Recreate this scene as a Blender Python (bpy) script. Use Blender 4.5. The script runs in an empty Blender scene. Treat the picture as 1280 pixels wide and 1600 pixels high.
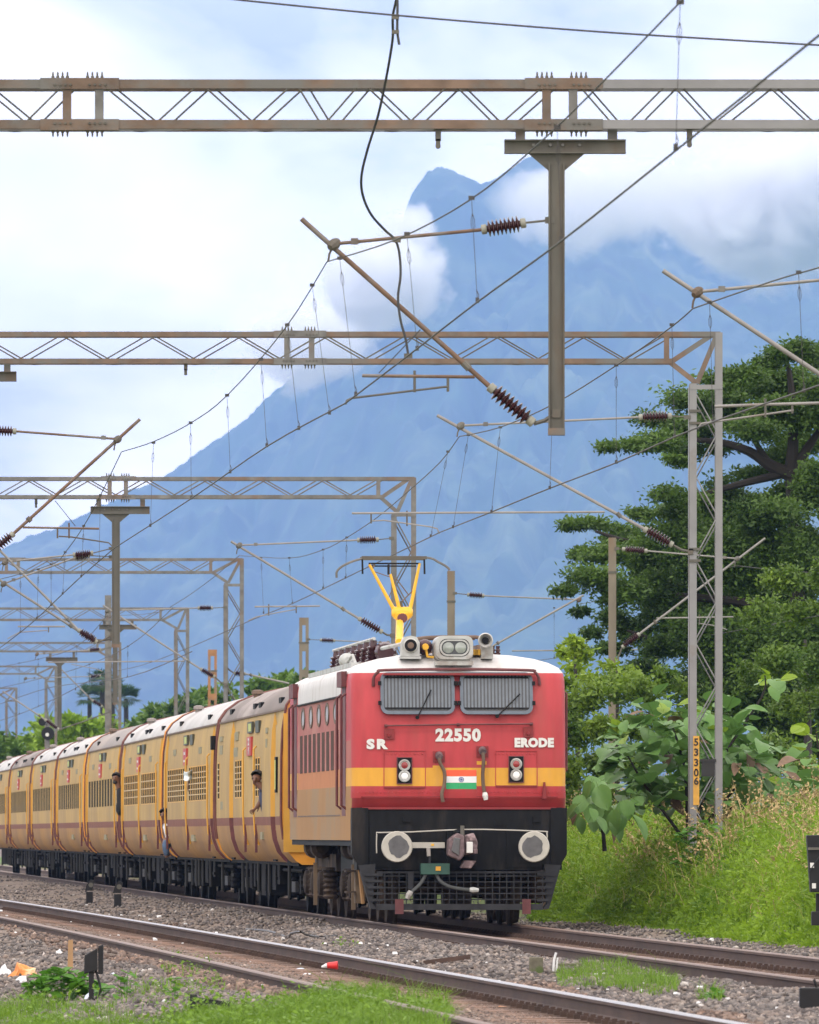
import bpy, bmesh, math, random
import numpy as np
from mathutils import Vector, Matrix, noise as mnoise

# ------------------------------------------------------------------ camera, sky, sun, exposure
S = bpy.context.scene
C = S.collection
F = 16170.0            # focal length in pixels of the 1280 x 1600 photograph
EYE = 1.30             # eye height above the rail heads (z = 0 is the rail head)
HZ = 1302.0            # horizon row

cam_data = bpy.data.cameras.new('camera')
cam = bpy.data.objects.new('camera', cam_data); C.objects.link(cam)
cam.location = (0, 0, EYE); cam.rotation_euler = (math.pi/2, 0, 0)
cam_data.sensor_fit = 'VERTICAL'; cam_data.sensor_height = 36.0; cam_data.sensor_width = 28.8
cam_data.lens = F/1600*36.0
cam_data.shift_y = (HZ-800)/1600
cam_data.clip_start = 1.0; cam_data.clip_end = 60000
cam_data.dof.use_dof = True; cam_data.dof.focus_distance = 140; cam_data.dof.aperture_fstop = 364/24.0
S.camera = cam

S.view_settings.view_transform = 'Standard'; S.view_settings.look = 'None'
S.view_settings.gamma = 1; S.view_settings.use_curve_mapping = False
S.view_settings.exposure = -0.62

W = bpy.data.worlds.new('World'); S.world = W; W.use_nodes = True
SUN_EL, SUN_AZ = math.radians(52), math.radians(205)      # azimuth clockwise from +Y
def world():
    nt = W.node_tree; N = nt.nodes; L = nt.links
    for n in list(N): N.remove(n)
    out = N.new('ShaderNodeOutputWorld'); bg = N.new('ShaderNodeBackground')
    sky = N.new('ShaderNodeTexSky'); sky.sky_type = 'NISHITA'; sky.sun_disc = False
    sky.sun_elevation = SUN_EL; sky.sun_rotation = SUN_AZ
    bgs = N.new('ShaderNodeBackground'); bgs.inputs['Strength'].default_value = 0.13
    L.new(sky.outputs[0], bgs.inputs['Color'])
    tc = N.new('ShaderNodeTexCoord'); mp = N.new('ShaderNodeMapping')
    mp.inputs['Scale'].default_value = (17, 17, 30); mp.inputs['Location'].default_value = (3.1, 0.4, 1.37)
    L.new(tc.outputs['Generated'], mp.inputs[0])
    n1 = N.new('ShaderNodeTexNoise'); n1.inputs['Scale'].default_value = 1.0; n1.inputs['Detail'].default_value = 7
    n1.inputs['Roughness'].default_value = 0.5; n1.inputs['Distortion'].default_value = 0.5
    L.new(mp.outputs[0], n1.inputs['Vector'])
    r1 = N.new('ShaderNodeValToRGB')
    e = r1.color_ramp.elements
    e[0].position = 0.36; e[0].color = (2.0, 2.0, 2.1, 1); e[1].position = 0.62; e[1].color = (4.9, 4.4, 4.1, 1)
    m = e.new(0.48); m.color = (3.9, 3.6, 3.45, 1)
    L.new(n1.outputs['Fac'], r1.inputs[0])
    n2 = N.new('ShaderNodeTexNoise'); n2.inputs['Scale'].default_value = 0.8; n2.inputs['Detail'].default_value = 6
    mp2 = N.new('ShaderNodeMapping'); mp2.inputs['Scale'].default_value = (14, 14, 40); mp2.inputs['Location'].default_value = (9.1, 2.4, 0.3)
    L.new(tc.outputs['Generated'], mp2.inputs[0]); L.new(mp2.outputs[0], n2.inputs['Vector'])
    r2 = N.new('ShaderNodeValToRGB'); e = r2.color_ramp.elements
    e[0].position = 0.53; e[0].color = (0, 0, 0, 1); e[1].position = 0.72; e[1].color = (.75, .75, .75, 1)
    L.new(n2.outputs['Fac'], r2.inputs[0])
    L.new(r1.outputs[0], bg.inputs['Color']); bg.inputs['Strength'].default_value = 1.0
    mix = N.new('ShaderNodeMixShader')
    L.new(r2.outputs[0], mix.inputs[0]); L.new(bg.outputs[0], mix.inputs[1]); L.new(bgs.outputs[0], mix.inputs[2])
    L.new(mix.outputs[0], out.inputs[0])
world()

sun_d = bpy.data.lights.new('sun', 'SUN'); sun_d.energy = 1.4; sun_d.angle = math.radians(10); sun_d.color = (1, .95, .87)
sun = bpy.data.objects.new('sun', sun_d); C.objects.link(sun)
sdir = Vector((math.sin(SUN_AZ)*math.cos(SUN_EL), math.cos(SUN_AZ)*math.cos(SUN_EL), math.sin(SUN_EL)))
sun.rotation_euler = sdir.to_track_quat('Z', 'Y').to_euler(); sun.location = (0, 0, 60)

S.render.engine = 'CYCLES'
S.cycles.use_denoising = True
S.cycles.max_bounces = 6; S.cycles.diffuse_bounces = 2; S.cycles.glossy_bounces = 2
S.cycles.transparent_max_bounces = 8; S.cycles.volume_bounces = 12
S.cycles.volume_step_rate = 1.0; S.cycles.volume_max_steps = 64
S.cycles.sample_clamp_indirect = 4.0
S.render.use_persistent_data = False

# ------------------------------------------------------------------ helpers
def at(x, y, Y):
    """pixel (x, y) of the photograph at depth Y -> point of the place"""
    return Vector(((x-640)/F*Y, Y, EYE+(HZ-y)/F*Y))
def pix(p):
    return 640+p[0]*F/p[1], HZ-(p[2]-EYE)*F/p[1]

MATS = {}
def mat(name, col, rough=.6, metal=0., var=.12, scale=8., col2=None, bump=0., bscale=None, coord='Object', stretch=(1,1,1), detail=4, spec=None, thresh=None, dirt=None):
    """procedural paint / metal / stone: base colour broken by noise, optional second colour in patches, optional relief"""
    if name in MATS: return MATS[name]
    m = bpy.data.materials.new(name); m.use_nodes = True; MATS[name] = m
    nt = m.node_tree; N = nt.nodes; L = nt.links; b = N['Principled BSDF']
    b.inputs['Roughness'].default_value = rough; b.inputs['Metallic'].default_value = metal
    if spec is not None: b.inputs['Specular IOR Level'].default_value = spec
    tc = N.new('ShaderNodeTexCoord'); mp = N.new('ShaderNodeMapping'); mp.inputs['Scale'].default_value = stretch
    L.new(tc.outputs[coord], mp.inputs[0])
    n = N.new('ShaderNodeTexNoise'); n.inputs['Scale'].default_value = scale; n.inputs['Detail'].default_value = detail
    L.new(mp.outputs[0], n.inputs['Vector'])
    r = N.new('ShaderNodeValToRGB'); e = r.color_ramp.elements
    c1 = tuple(max(0, c*(1-var)) for c in col); c2 = tuple(min(1.5, c*(1+var)) for c in col)
    e[0].position = .3; e[0].color = (*c1, 1); e[1].position = .7; e[1].color = (*c2, 1)
    L.new(n.outputs['Fac'], r.inputs[0]); last = r.outputs[0]
    if col2 is not None:
        n2 = N.new('ShaderNodeTexNoise'); n2.inputs['Scale'].default_value = scale*.37; n2.inputs['Detail'].default_value = 6; n2.inputs['Roughness'].default_value = .62
        L.new(mp.outputs[0], n2.inputs['Vector'])
        t = thresh or (.5, .6)
        r2 = N.new('ShaderNodeValToRGB'); r2.color_ramp.elements[0].position = t[0]; r2.color_ramp.elements[1].position = t[1]
        L.new(n2.outputs['Fac'], r2.inputs[0])
        mx = N.new('ShaderNodeMix'); mx.data_type = 'RGBA'
        L.new(r2.outputs[0], mx.inputs['Factor']); L.new(last, mx.inputs['A']); mx.inputs['B'].default_value = (*col2, 1)
        last = mx.outputs['Result']
    L.new(last, b.inputs['Base Color'])
    if bump:
        bn = N.new('ShaderNodeBump'); bn.inputs['Strength'].default_value = bump; bn.inputs['Distance'].default_value = .02
        n3 = N.new('ShaderNodeTexNoise'); n3.inputs['Scale'].default_value = bscale or scale*3; n3.inputs['Detail'].default_value = 5
        L.new(mp.outputs[0], n3.inputs['Vector']); L.new(n3.outputs['Fac'], bn.inputs['Height']); L.new(bn.outputs[0], b.inputs['Normal'])
    return m

def leafmat(name, col, col2, trans=.25, scale=1.2, rough=.5):
    """foliage: per-position light and dark clumps of the leaves' own colour, a little translucency"""
    if name in MATS: return MATS[name]
    m = bpy.data.materials.new(name); m.use_nodes = True; MATS[name] = m
    nt = m.node_tree; N = nt.nodes; L = nt.links; b = N['Principled BSDF']; out = N['Material Output']
    b.inputs['Roughness'].default_value = rough; b.inputs['Specular IOR Level'].default_value = .3
    tc = N.new('ShaderNodeTexCoord')
    n = N.new('ShaderNodeTexNoise'); n.inputs['Scale'].default_value = scale; n.inputs['Detail'].default_value = 5
    L.new(tc.outputs['Object'], n.inputs['Vector'])
    at_ = N.new('ShaderNodeAttribute'); at_.attribute_name = 'tint'
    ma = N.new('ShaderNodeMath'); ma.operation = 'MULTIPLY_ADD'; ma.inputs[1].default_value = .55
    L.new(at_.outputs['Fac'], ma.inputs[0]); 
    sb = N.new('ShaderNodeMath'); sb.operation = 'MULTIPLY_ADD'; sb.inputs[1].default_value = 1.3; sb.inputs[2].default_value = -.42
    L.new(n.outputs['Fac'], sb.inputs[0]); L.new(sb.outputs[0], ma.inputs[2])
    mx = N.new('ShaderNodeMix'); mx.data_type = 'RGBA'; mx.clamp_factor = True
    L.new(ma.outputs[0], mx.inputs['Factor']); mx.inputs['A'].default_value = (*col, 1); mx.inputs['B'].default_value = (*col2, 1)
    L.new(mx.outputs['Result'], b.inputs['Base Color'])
    tr = N.new('ShaderNodeBsdfTranslucent'); L.new(mx.outputs['Result'], tr.inputs['Color'])
    ms = N.new('ShaderNodeMixShader'); ms.inputs[0].default_value = trans
    L.new(b.outputs[0], ms.inputs[1]); L.new(tr.outputs[0], ms.inputs[2]); L.new(ms.outputs[0], out.inputs[0])
    return m

def link(name, me, m=None, parent=None, loc=None):
    o = bpy.data.objects.new(name, me); C.objects.link(o)
    if m is not None and me is not None:
        for mm in (m if isinstance(m, (list, tuple)) else [m]): me.materials.append(mm)
    if parent is not None: o.parent = parent
    if loc is not None: o.location = loc
    return o
def tag(o, label=None, cat=None, group=None, kind=None):
    if label: o['label'] = label
    if cat: o['category'] = cat
    if group: o['group'] = group
    if kind: o['kind'] = kind
    return o
def thing(name, label, cat, loc=(0,0,0), rz=0, group=None):
    o = bpy.data.objects.new(name, None); C.objects.link(o); o.location = loc; o.rotation_euler = (0, 0, rz)
    o.empty_display_size = .2
    return tag(o, label, cat, group)
KIDS = {}
def copy_tree(o, parent=None):
    c = o.copy(); C.objects.link(c)
    if parent is not None: c.parent = parent
    for ch in list(o.children): copy_tree(ch, c)
    return c

class MB:
    """collects simple solids into one mesh"""
    def __init__(s): s.v = []; s.f = []; s.mi = []; s.cur = 0
    def add(s, vs, fs):
        k = len(s.v); s.v += [tuple(v) for v in vs]; s.f += [tuple(i+k for i in f) for f in fs]; s.mi += [s.cur]*len(fs)
        return s
    def box(s, x0, x1, y0, y1, z0, z1, M=None):
        vs = [Vector((x, y, z)) for x in (x0, x1) for y in (y0, y1) for z in (z0, z1)]
        if M is not None: vs = [M @ v for v in vs]
        return s.add(vs, [(0,1,3,2),(4,6,7,5),(0,4,5,1),(2,3,7,6),(0,2,6,4),(1,5,7,3)])
    def bar(s, a, b, w, h=None, up=(0,0,1)):
        """rectangular bar from a to b; w across, h along up"""
        a = Vector(a); b = Vector(b); h = h or w; d = (b-a).normalized(); up = Vector(up)
        if abs(d.dot(up)) > .98: up = Vector((0,1,0))
        r = d.cross(up).normalized(); u = r.cross(d).normalized()
        vs = []
        for p in (a, b):
            for i, j in ((-1,-1),(1,-1),(1,1),(-1,1)): vs.append(p+r*(w/2*i)+u*(h/2*j))
        return s.add(vs, [(3,2,1,0),(4,5,6,7),(0,1,5,4),(1,2,6,5),(2,3,7,6),(3,0,4,7)])
    def angle(s, a, b, w, t, n1=(0,0,1), n2=(0,1,0)):
        """L section: two flanges along n1 and n2 from the corner line a-b"""
        a = Vector(a); b = Vector(b); n1 = Vector(n1); n2 = Vector(n2)
        for p, q in ((n1, n2), (n2, n1)):
            vs = [c+p*i*w+q*j*t for c in (a, b) for i, j in ((0,0),(1,0),(1,1),(0,1))]
            s.add(vs, [(3,2,1,0),(4,5,6,7),(0,1,5,4),(1,2,6,5),(2,3,7,6),(3,0,4,7)])
            a = a+n1*.0007+n2*.0007; b = b+n1*.0007+n2*.0007
        return s
    def tube(s, pts, r, n=8, cap=True):
        pts = [Vector(p) for p in pts]; k = len(s.v); m = len(pts)
        rr = r if isinstance(r, (list, tuple)) else [r]*m
        prev = None
        for i, p in enumerate(pts):
            d = (pts[min(i+1, m-1)]-pts[max(i-1, 0)]).normalized()
            if prev is None:
                up = Vector((0,0,1)) if abs(d.z) < .95 else Vector((0,1,0))
                u = d.cross(up).normalized()
            else:
                u = (prev-d*prev.dot(d)); u = u.normalized() if u.length > 1e-6 else d.orthogonal().normalized()
            prev = u; w = d.cross(u)
            for j in range(n):
                a = 2*math.pi*j/n; s.v.append(tuple(p+(u*math.cos(a)+w*math.sin(a))*rr[i]))
        for i in range(m-1):
            for j in range(n):
                a = k+i*n+j; b = k+i*n+(j+1) % n; s.f.append((a, b, b+n, a+n)); s.mi.append(s.cur)
        if cap:
            s.f.append(tuple(k+j for j in range(n))[::-1]); s.f.append(tuple(k+(m-1)*n+j for j in range(n))); s.mi += [s.cur]*2
        return s
    def lathe(s, a, b, prof, n=14):
        """profile [(t along a->b, radius)]"""
        a = Vector(a); b = Vector(b)
        return s.tube_prof([(a+(b-a)*t, r) for t, r in prof], (b-a).normalized(), n)
    def tube_prof(s, pr, d, n):
        u = d.orthogonal().normalized(); w = d.cross(u); k = len(s.v)
        for p, r in pr:
            for j in range(n):
                a = 2*math.pi*j/n; s.v.append(tuple(p+(u*math.cos(a)+w*math.sin(a))*max(r, .0005)))
        m = len(pr)
        for i in range(m-1):
            for j in range(n):
                a = k+i*n+j; b = k+i*n+(j+1) % n; s.f.append((a, b, b+n, a+n)); s.mi.append(s.cur)
        s.f.append(tuple(k+j for j in range(n))[::-1]); s.f.append(tuple(k+(m-1)*n+j for j in range(n))); s.mi += [s.cur]*2
        return s
    def prism(s, poly, axis, a0, a1):
        """polygon (2D) extruded along an axis: 'x' -> poly is (y,z); 'y' -> (x,z); 'z' -> (x,y)"""
        def P(p, a): return {'x': (a, p[0], p[1]), 'y': (p[0], a, p[1]), 'z': (p[0], p[1], a)}[axis]
        n = len(poly); vs = [P(p, a0) for p in poly]+[P(p, a1) for p in poly]
        fs = [tuple(range(n))[::-1], tuple(range(n, 2*n))]+[(i, (i+1) % n, (i+1) % n+n, i+n) for i in range(n)]
        return s.add(vs, fs)
    def build(s, name, m, parent=None, smooth=False, bevel=0, loc=None):
        me = bpy.data.meshes.new(name); me.from_pydata(s.v, [], s.f)
        bm = bmesh.new(); bm.from_mesh(me)
        bmesh.ops.recalc_face_normals(bm, faces=bm.faces); bm.to_mesh(me); bm.free()
        o = link(name, me, m, parent, loc)
        if isinstance(m, (list, tuple)): me.polygons.foreach_set('material_index', s.mi)
        if smooth:
            me.polygons.foreach_set('use_smooth', [True]*len(me.polygons))
            try: me.set_sharp_from_angle(angle=math.radians(38))
            except Exception: pass
        if bevel:
            b = o.modifiers.new('b', 'BEVEL'); b.width = bevel; b.segments = 2; b.limit_method = 'ANGLE'
        return o

def npmesh(name, V, Fc, m, parent=None, tint=None, smooth=False):
    """V (n,3) numpy, Fc (k,3|4) numpy"""
    me = bpy.data.meshes.new(name); V = np.ascontiguousarray(V, dtype=np.float32); Fc = np.ascontiguousarray(Fc, dtype=np.int32)
    me.vertices.add(len(V)); me.vertices.foreach_set('co', V.ravel())
    k = Fc.shape[1]; me.loops.add(Fc.size); me.loops.foreach_set('vertex_index', Fc.ravel())
    me.polygons.add(len(Fc)); me.polygons.foreach_set('loop_start', np.arange(0, Fc.size, k, dtype=np.int32))
    me.polygons.foreach_set('loop_total', np.full(len(Fc), k, dtype=np.int32))
    if smooth: me.polygons.foreach_set('use_smooth', np.ones(len(Fc), dtype=bool))
    me.update(calc_edges=True)
    if tint is not None:
        a = me.attributes.new('tint', 'FLOAT', 'POINT'); a.data.foreach_set('value', np.ascontiguousarray(tint, dtype=np.float32))
    return link(name, me, m, parent)

def vnoise(x, y, seed=0):
    xi = np.floor(x).astype(np.int64); yi = np.floor(y).astype(np.int64); xf = x-xi; yf = y-yi
    def h(a, b):
        n = (a*374761393+b*668265263+seed*974634777) & 0xffffffff
        n = ((n ^ (n >> 13))*1274126177) & 0xffffffff
        return ((n ^ (n >> 16)) & 0xffff)/65535.0
    u = xf*xf*(3-2*xf); v = yf*yf*(3-2*yf)
    return (h(xi, yi)*(1-u)+h(xi+1, yi)*u)*(1-v)+(h(xi, yi+1)*(1-u)+h(xi+1, yi+1)*u)*v
def fbm(x, y, oct=5, seed=0, rough=.5):
    a = 0; s = 1; t = 0
    for k in range(oct): a = a+s*vnoise(x*2**k, y*2**k, seed+k*17); t += s; s *= rough
    return a/t

# ------------------------------------------------------------------ the far mountain and the air
def mountain():
    Y0 = 10000.0
    prof = [(-9000, 1180), (-4000, 1130), (-1500, 1010), (-600, 930), (-200, 900), (0, 858), (60, 832), (130, 806), (205, 765), (255, 745), (300, 712), (330, 690), (420, 628), (470, 596), (500, 562), (540, 505), (575, 455), (605, 420), (617, 400), (626, 362), (636, 320), (645, 298), (656, 282), (668, 272), (690, 266), (712, 269), (730, 280), (745, 293), (764, 290), (800, 264), (830, 246), (870, 252), (920, 275), (980, 300), (1060, 350), (1150, 380), (1250, 410), (1400, 480), (1900, 640), (3000, 820), (9000, 1150)]
    px = np.array([p[0] for p in prof], float); py = np.array([p[1] for p in prof], float)
    xs = np.concatenate([np.linspace(-5200, -760, 90), np.linspace(-755, 900, 620), np.linspace(910, 5200, 90)])
    ts = np.linspace(0, 1, 150)
    X, T = np.meshgrid(xs, ts, indexing='ij')
    # T: 0 ridge -> 1 foot; forward distance
    Yd = Y0-2600*T**1.15
    P = 640+X/Y0*F
    Hr = (HZ-np.interp(P, px, py))/F*Y0
    ridge = fbm(X/90, X*0+3, 5, 3, .6)-.5
    gully = np.abs(fbm(X/150+1.1*T, T*3.2+5, 5, 9, .55)-.5)*2
    spur = fbm(X/330, T*1.4, 4, 21)-.5
    prof_t = (1-T)**.9
    Z = Hr*prof_t+(spur*230-gully*210+70)*np.sin(np.pi*np.clip(T, 0, 1))**.8*np.clip(Hr/400, .1, 1)
    fine = (fbm(X/9, T*170, 4, 40, .6)-.5)
    Z = Z+ridge*4+fine*8
    Z = np.maximum(Z, -1.5+0*Z)
    Z[:, -1] = -3
    n, m = X.shape
    V = np.stack([X, Yd, Z], -1).reshape(-1, 3)
    i = np.arange(n-1)[:, None]*m; j = np.arange(m-1)[None, :]
    a = (i+j).ravel(); Fc = np.stack([a, a+1, a+m+1, a+m], -1)
    # back slope
    back = V.reshape(n, m, 3)[:, 0].copy(); back[:, 1] += 900; back[:, 2] = -3
    k = len(V); V = np.concatenate([V, back]); b = np.arange(n-1)
    F2 = np.stack([b*m, (b+1)*m, k+b+1, k+b], -1)
    mt = mat('mountain_forest', (.025, .055, .022), .95, var=.6, scale=.02, col2=(.13, .17, .075), detail=8, thresh=(.52, .70))
    o = npmesh('mountain', V, np.concatenate([Fc, F2]), mt, smooth=True)
    tag(o, 'steep forested mountain with a blunt rocky summit wrapped in cloud', 'mountain', kind='structure')
    # nearer spur on the right, whose crest shows against the cloud
    prof = [(-600, 1300), (200, 1240), (560, 900), (700, 640), (800, 470), (880, 388), (925, 378), (960, 393), (1020, 404), (1045, 424), (1070, 448), (1100, 455), (1150, 458), (1200, 472), (1240, 462), (1290, 446), (1400, 430), (1700, 520), (2400, 800), (4500, 1200)]
    px = np.array([p[0] for p in prof], float); py = np.array([p[1] for p in prof], float)
    Y1 = 9350.0; xs = np.linspace(-700, 2300, 700); X, T = np.meshgrid(xs, np.linspace(0, 1, 120), indexing='ij')
    Hr = (HZ-np.interp(640+X/Y1*F, px, py))/F*Y1
    gully = np.abs(fbm(X/110+T*.8, T*3+15, 5, 59, .55)-.5)*2
    Z = Hr*(1-T)**.85+((fbm(X/260, T*1.6, 4, 71)-.5)*170-gully*180+60)*np.sin(np.pi*T)**.8*np.clip(Hr/400, 0, 1)+(fbm(X/60, X*0, 5, 13, .6)-.5)*12+(fbm(X/8, T*150, 4, 44, .6)-.5)*8
    Z = np.where(Hr < 5, -2, Z); Z[:, -1] = -3
    n, m = X.shape; V = np.stack([X, Y1-2300*T**1.1, Z], -1).reshape(-1, 3)
    i = np.arange(n-1)[:, None]*m; j = np.arange(m-1)[None, :]; a = (i+j).ravel()
    Fc = np.stack([a, a+1, a+m+1, a+m], -1)
    back = V.reshape(n, m, 3)[:, 0].copy(); back[:, 1] += 500; back[:, 2] = -3
    k = len(V); V = np.concatenate([V, back]); b = np.arange(n-1); F2 = np.stack([b*m, (b+1)*m, k+b+1, k+b], -1)
    o = npmesh('mountain_spur', V, np.concatenate([Fc, F2]), mt, smooth=True)
    tag(o, 'lower wooded spur of the mountain under the cloud bank', 'mountain', kind='structure')
mountain()
for o_ in (bpy.data.objects['mountain'], bpy.data.objects['mountain_spur']): o_.scale = (2, 2, 2)      # built at half size, a 1.3 km high massif 20 km away

def haze():
    b = MB().box(-12000, 12000, -60, 23000, -8.0, 1500); 
    m = bpy.data.materials.new('haze_air'); m.use_nodes = True; N = m.node_tree.nodes; L = m.node_tree.links
    N.remove(N['Principled BSDF']); v = N.new('ShaderNodeVolumePrincipled')
    v.inputs['Color'].default_value = (.27, .46, .90, 1); v.inputs["Density"].default_value = 6.0e-5; v.inputs['Anisotropy'].default_value = 0.0
    L.new(v.outputs[0], N['Material Output'].inputs['Volume'])
    o = b.build('haze', m); tag(o, 'thin blue haze filling the air towards the mountain', 'haze', kind='stuff')
haze()

def cloud_bank(name, label, poly, Y, depth, dens, seed, edge=60):
    """a bank of cloud: a closed lumpy body of heterogeneous vapour round an outline standing at distance Y"""
    pts = [at(x, y, Y) for x, y in poly]
    xs = [p.x for p in pts]; zs = [p.z for p in pts]
    cx = sum(xs)/len(xs); cz = sum(zs)/len(zs); sx = (max(xs)-min(xs))/2; sz = (max(zs)-min(zs))/2
    bm = bmesh.new(); bmesh.ops.create_icosphere(bm, subdivisions=4, radius=1)
    for v in bm.verts:
        d = v.co.copy(); n = mnoise.fractal(d*1.6+Vector((seed, 0, 0)), .8, 2.0, 4)
        v.co = Vector((d.x*sx, d.y*depth, d.z*sz))*(1+.25*n)
    me = bpy.data.meshes.new(name); bm.to_mesh(me); bm.free()
    m = bpy.data.materials.new(name+'_vapour'); m.use_nodes = True; N = m.node_tree.nodes; L = m.node_tree.links
    N.remove(N['Principled BSDF']); v = N.new('ShaderNodeVolumePrincipled'); v.inputs['Color'].default_value = (.99, .99, 1, 1)
    tc = N.new('ShaderNodeTexCoord'); 
    n = N.new('ShaderNodeTexNoise'); n.inputs['Scale'].default_value = 1/70.; n.inputs['Detail'].default_value = 7; n.inputs['Roughness'].default_value = .6; n.inputs['Distortion'].default_value = .6
    L.new(tc.outputs['Object'], n.inputs['Vector'])
    dv = N.new('ShaderNodeVectorMath'); dv.operation = 'DIVIDE'; dv.inputs[1].default_value = (sx, depth, sz)
    ln = N.new('ShaderNodeVectorMath'); ln.operation = 'LENGTH'
    L.new(tc.outputs['Object'], dv.inputs[0]); L.new(dv.outputs[0], ln.inputs[0])
    mr = N.new('ShaderNodeMapRange'); mr.inputs[1].default_value = .25; mr.inputs[2].default_value = 1.0; mr.inputs[3].default_value = .30; mr.inputs[4].default_value = -.28
    L.new(ln.outputs['Value'], mr.inputs[0])
    ad = N.new('ShaderNodeMath'); ad.operation = 'ADD'; L.new(n.outputs['Fac'], ad.inputs[0]); L.new(mr.outputs[0], ad.inputs[1])
    m2 = N.new('ShaderNodeMapRange'); m2.inputs[1].default_value = .50; m2.inputs[2].default_value = .66; m2.inputs[3].default_value = 0; m2.inputs[4].default_value = dens
    L.new(ad.outputs[0], m2.inputs[0]); L.new(m2.outputs[0], v.inputs['Density'])
    L.new(v.outputs[0], N['Material Output'].inputs['Volume'])
    o = link(name, me, m, None, (cx, Y, cz))
    return tag(o, label, 'cloud', kind='stuff')
# ------------------------------------------------------------------ cloud banks round the mountain
cloud_bank('cloud_bank', 'white cloud bank lying over the right shoulder of the mountain', [(860, 150), (1600, 150), (1600, 500), (860, 500)], 11000, 190, .07, 1)
cloud_bank('cloud_bank', 'thin cloud veil spilling down from the second summit', [(690, 190), (1170, 190), (1170, 430), (690, 430)], 10800, 140, .025, 4)
cloud_bank('cloud_bank', 'ragged cloud clinging to the left flank under the summit', [(450, 320), (760, 320), (760, 560), (450, 560)], 11000, 120, .06, 7)
cloud_bank('cloud_bank', 'lowest shred of cloud crossing the left ridge', [(330, 430), (650, 430), (650, 640), (330, 640)], 11200, 110, .045, 12)
cloud_bank('cloud_bank', 'narrow cloud wisp trailing over the steep left face', [(560, 290), (720, 290), (720, 430), (560, 430)], 11100, 70, .05, 15)

# ------------------------------------------------------------------ track geometry
def c1(Y):
    Y = np.asarray(Y, float)
    return np.where(Y > 147, .727-.0665*(Y-147), .727-.0684*(Y-147))
_ry = np.array([204, 172.3, 147, 128.2, 113.6, 102.5, 87.6, 77.9, 70.5]); _rx = np.array([-8.07, -5.49, -3.45, -2.06, -.98, 0, 1.14, 1.73, 2.27])
_pf = np.polyfit(_ry, _rx, 2)
def c2(Y):
    Y = np.asarray(Y, float); Yc = np.clip(Y, 60, 215); sl = 2*_pf[0]*Yc+_pf[1]
    return np.polyval(_pf, Yc)+(Y-Yc)*sl-.875
TH = math.atan(.0665)
def gz(X, Y):
    X = np.asarray(X, float); Y = np.asarray(Y, float)
    l1 = X-c1(Y); l2 = X-c2(Y)
    z = np.interp(l1, [-60, -3.0, -2.2, -1.3, -1.0, 1.0, 1.3, 2.2, 3.1, 3.6, 4.3, 7.5, 16, 40], [-.17, -.17, -.10, -.10, -.19, -.19, -.12, -.2, -.14, .35, .68, .95, 1.0, .1])
    zl = np.interp(l2, [-30, -5, -3.4, -1.9, -1.15, -.9, .95, 1.25, 2.2], [-.5, -.45, -.36, -.16, -.07, -.15, -.2, -.13, -.13])
    z = np.where(l2 < 1.5, zl, z)
    inn = (np.abs(l1) < 1.25) | (np.abs(l2) < 1.1)
    mound = (fbm(X*.9, Y*.22, 3, 5)-.45)*.22
    z = z+np.where(inn, .02, 1)*np.where((l1 > -4) & (l1 < 3.0) | (l2 < -1.3), mound*np.where(l1 > 3, 0, 1), 0)
    return np.where(Y > 420, -.3+(z+.3)*np.clip((600-Y)/180, 0, 1), z)

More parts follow.
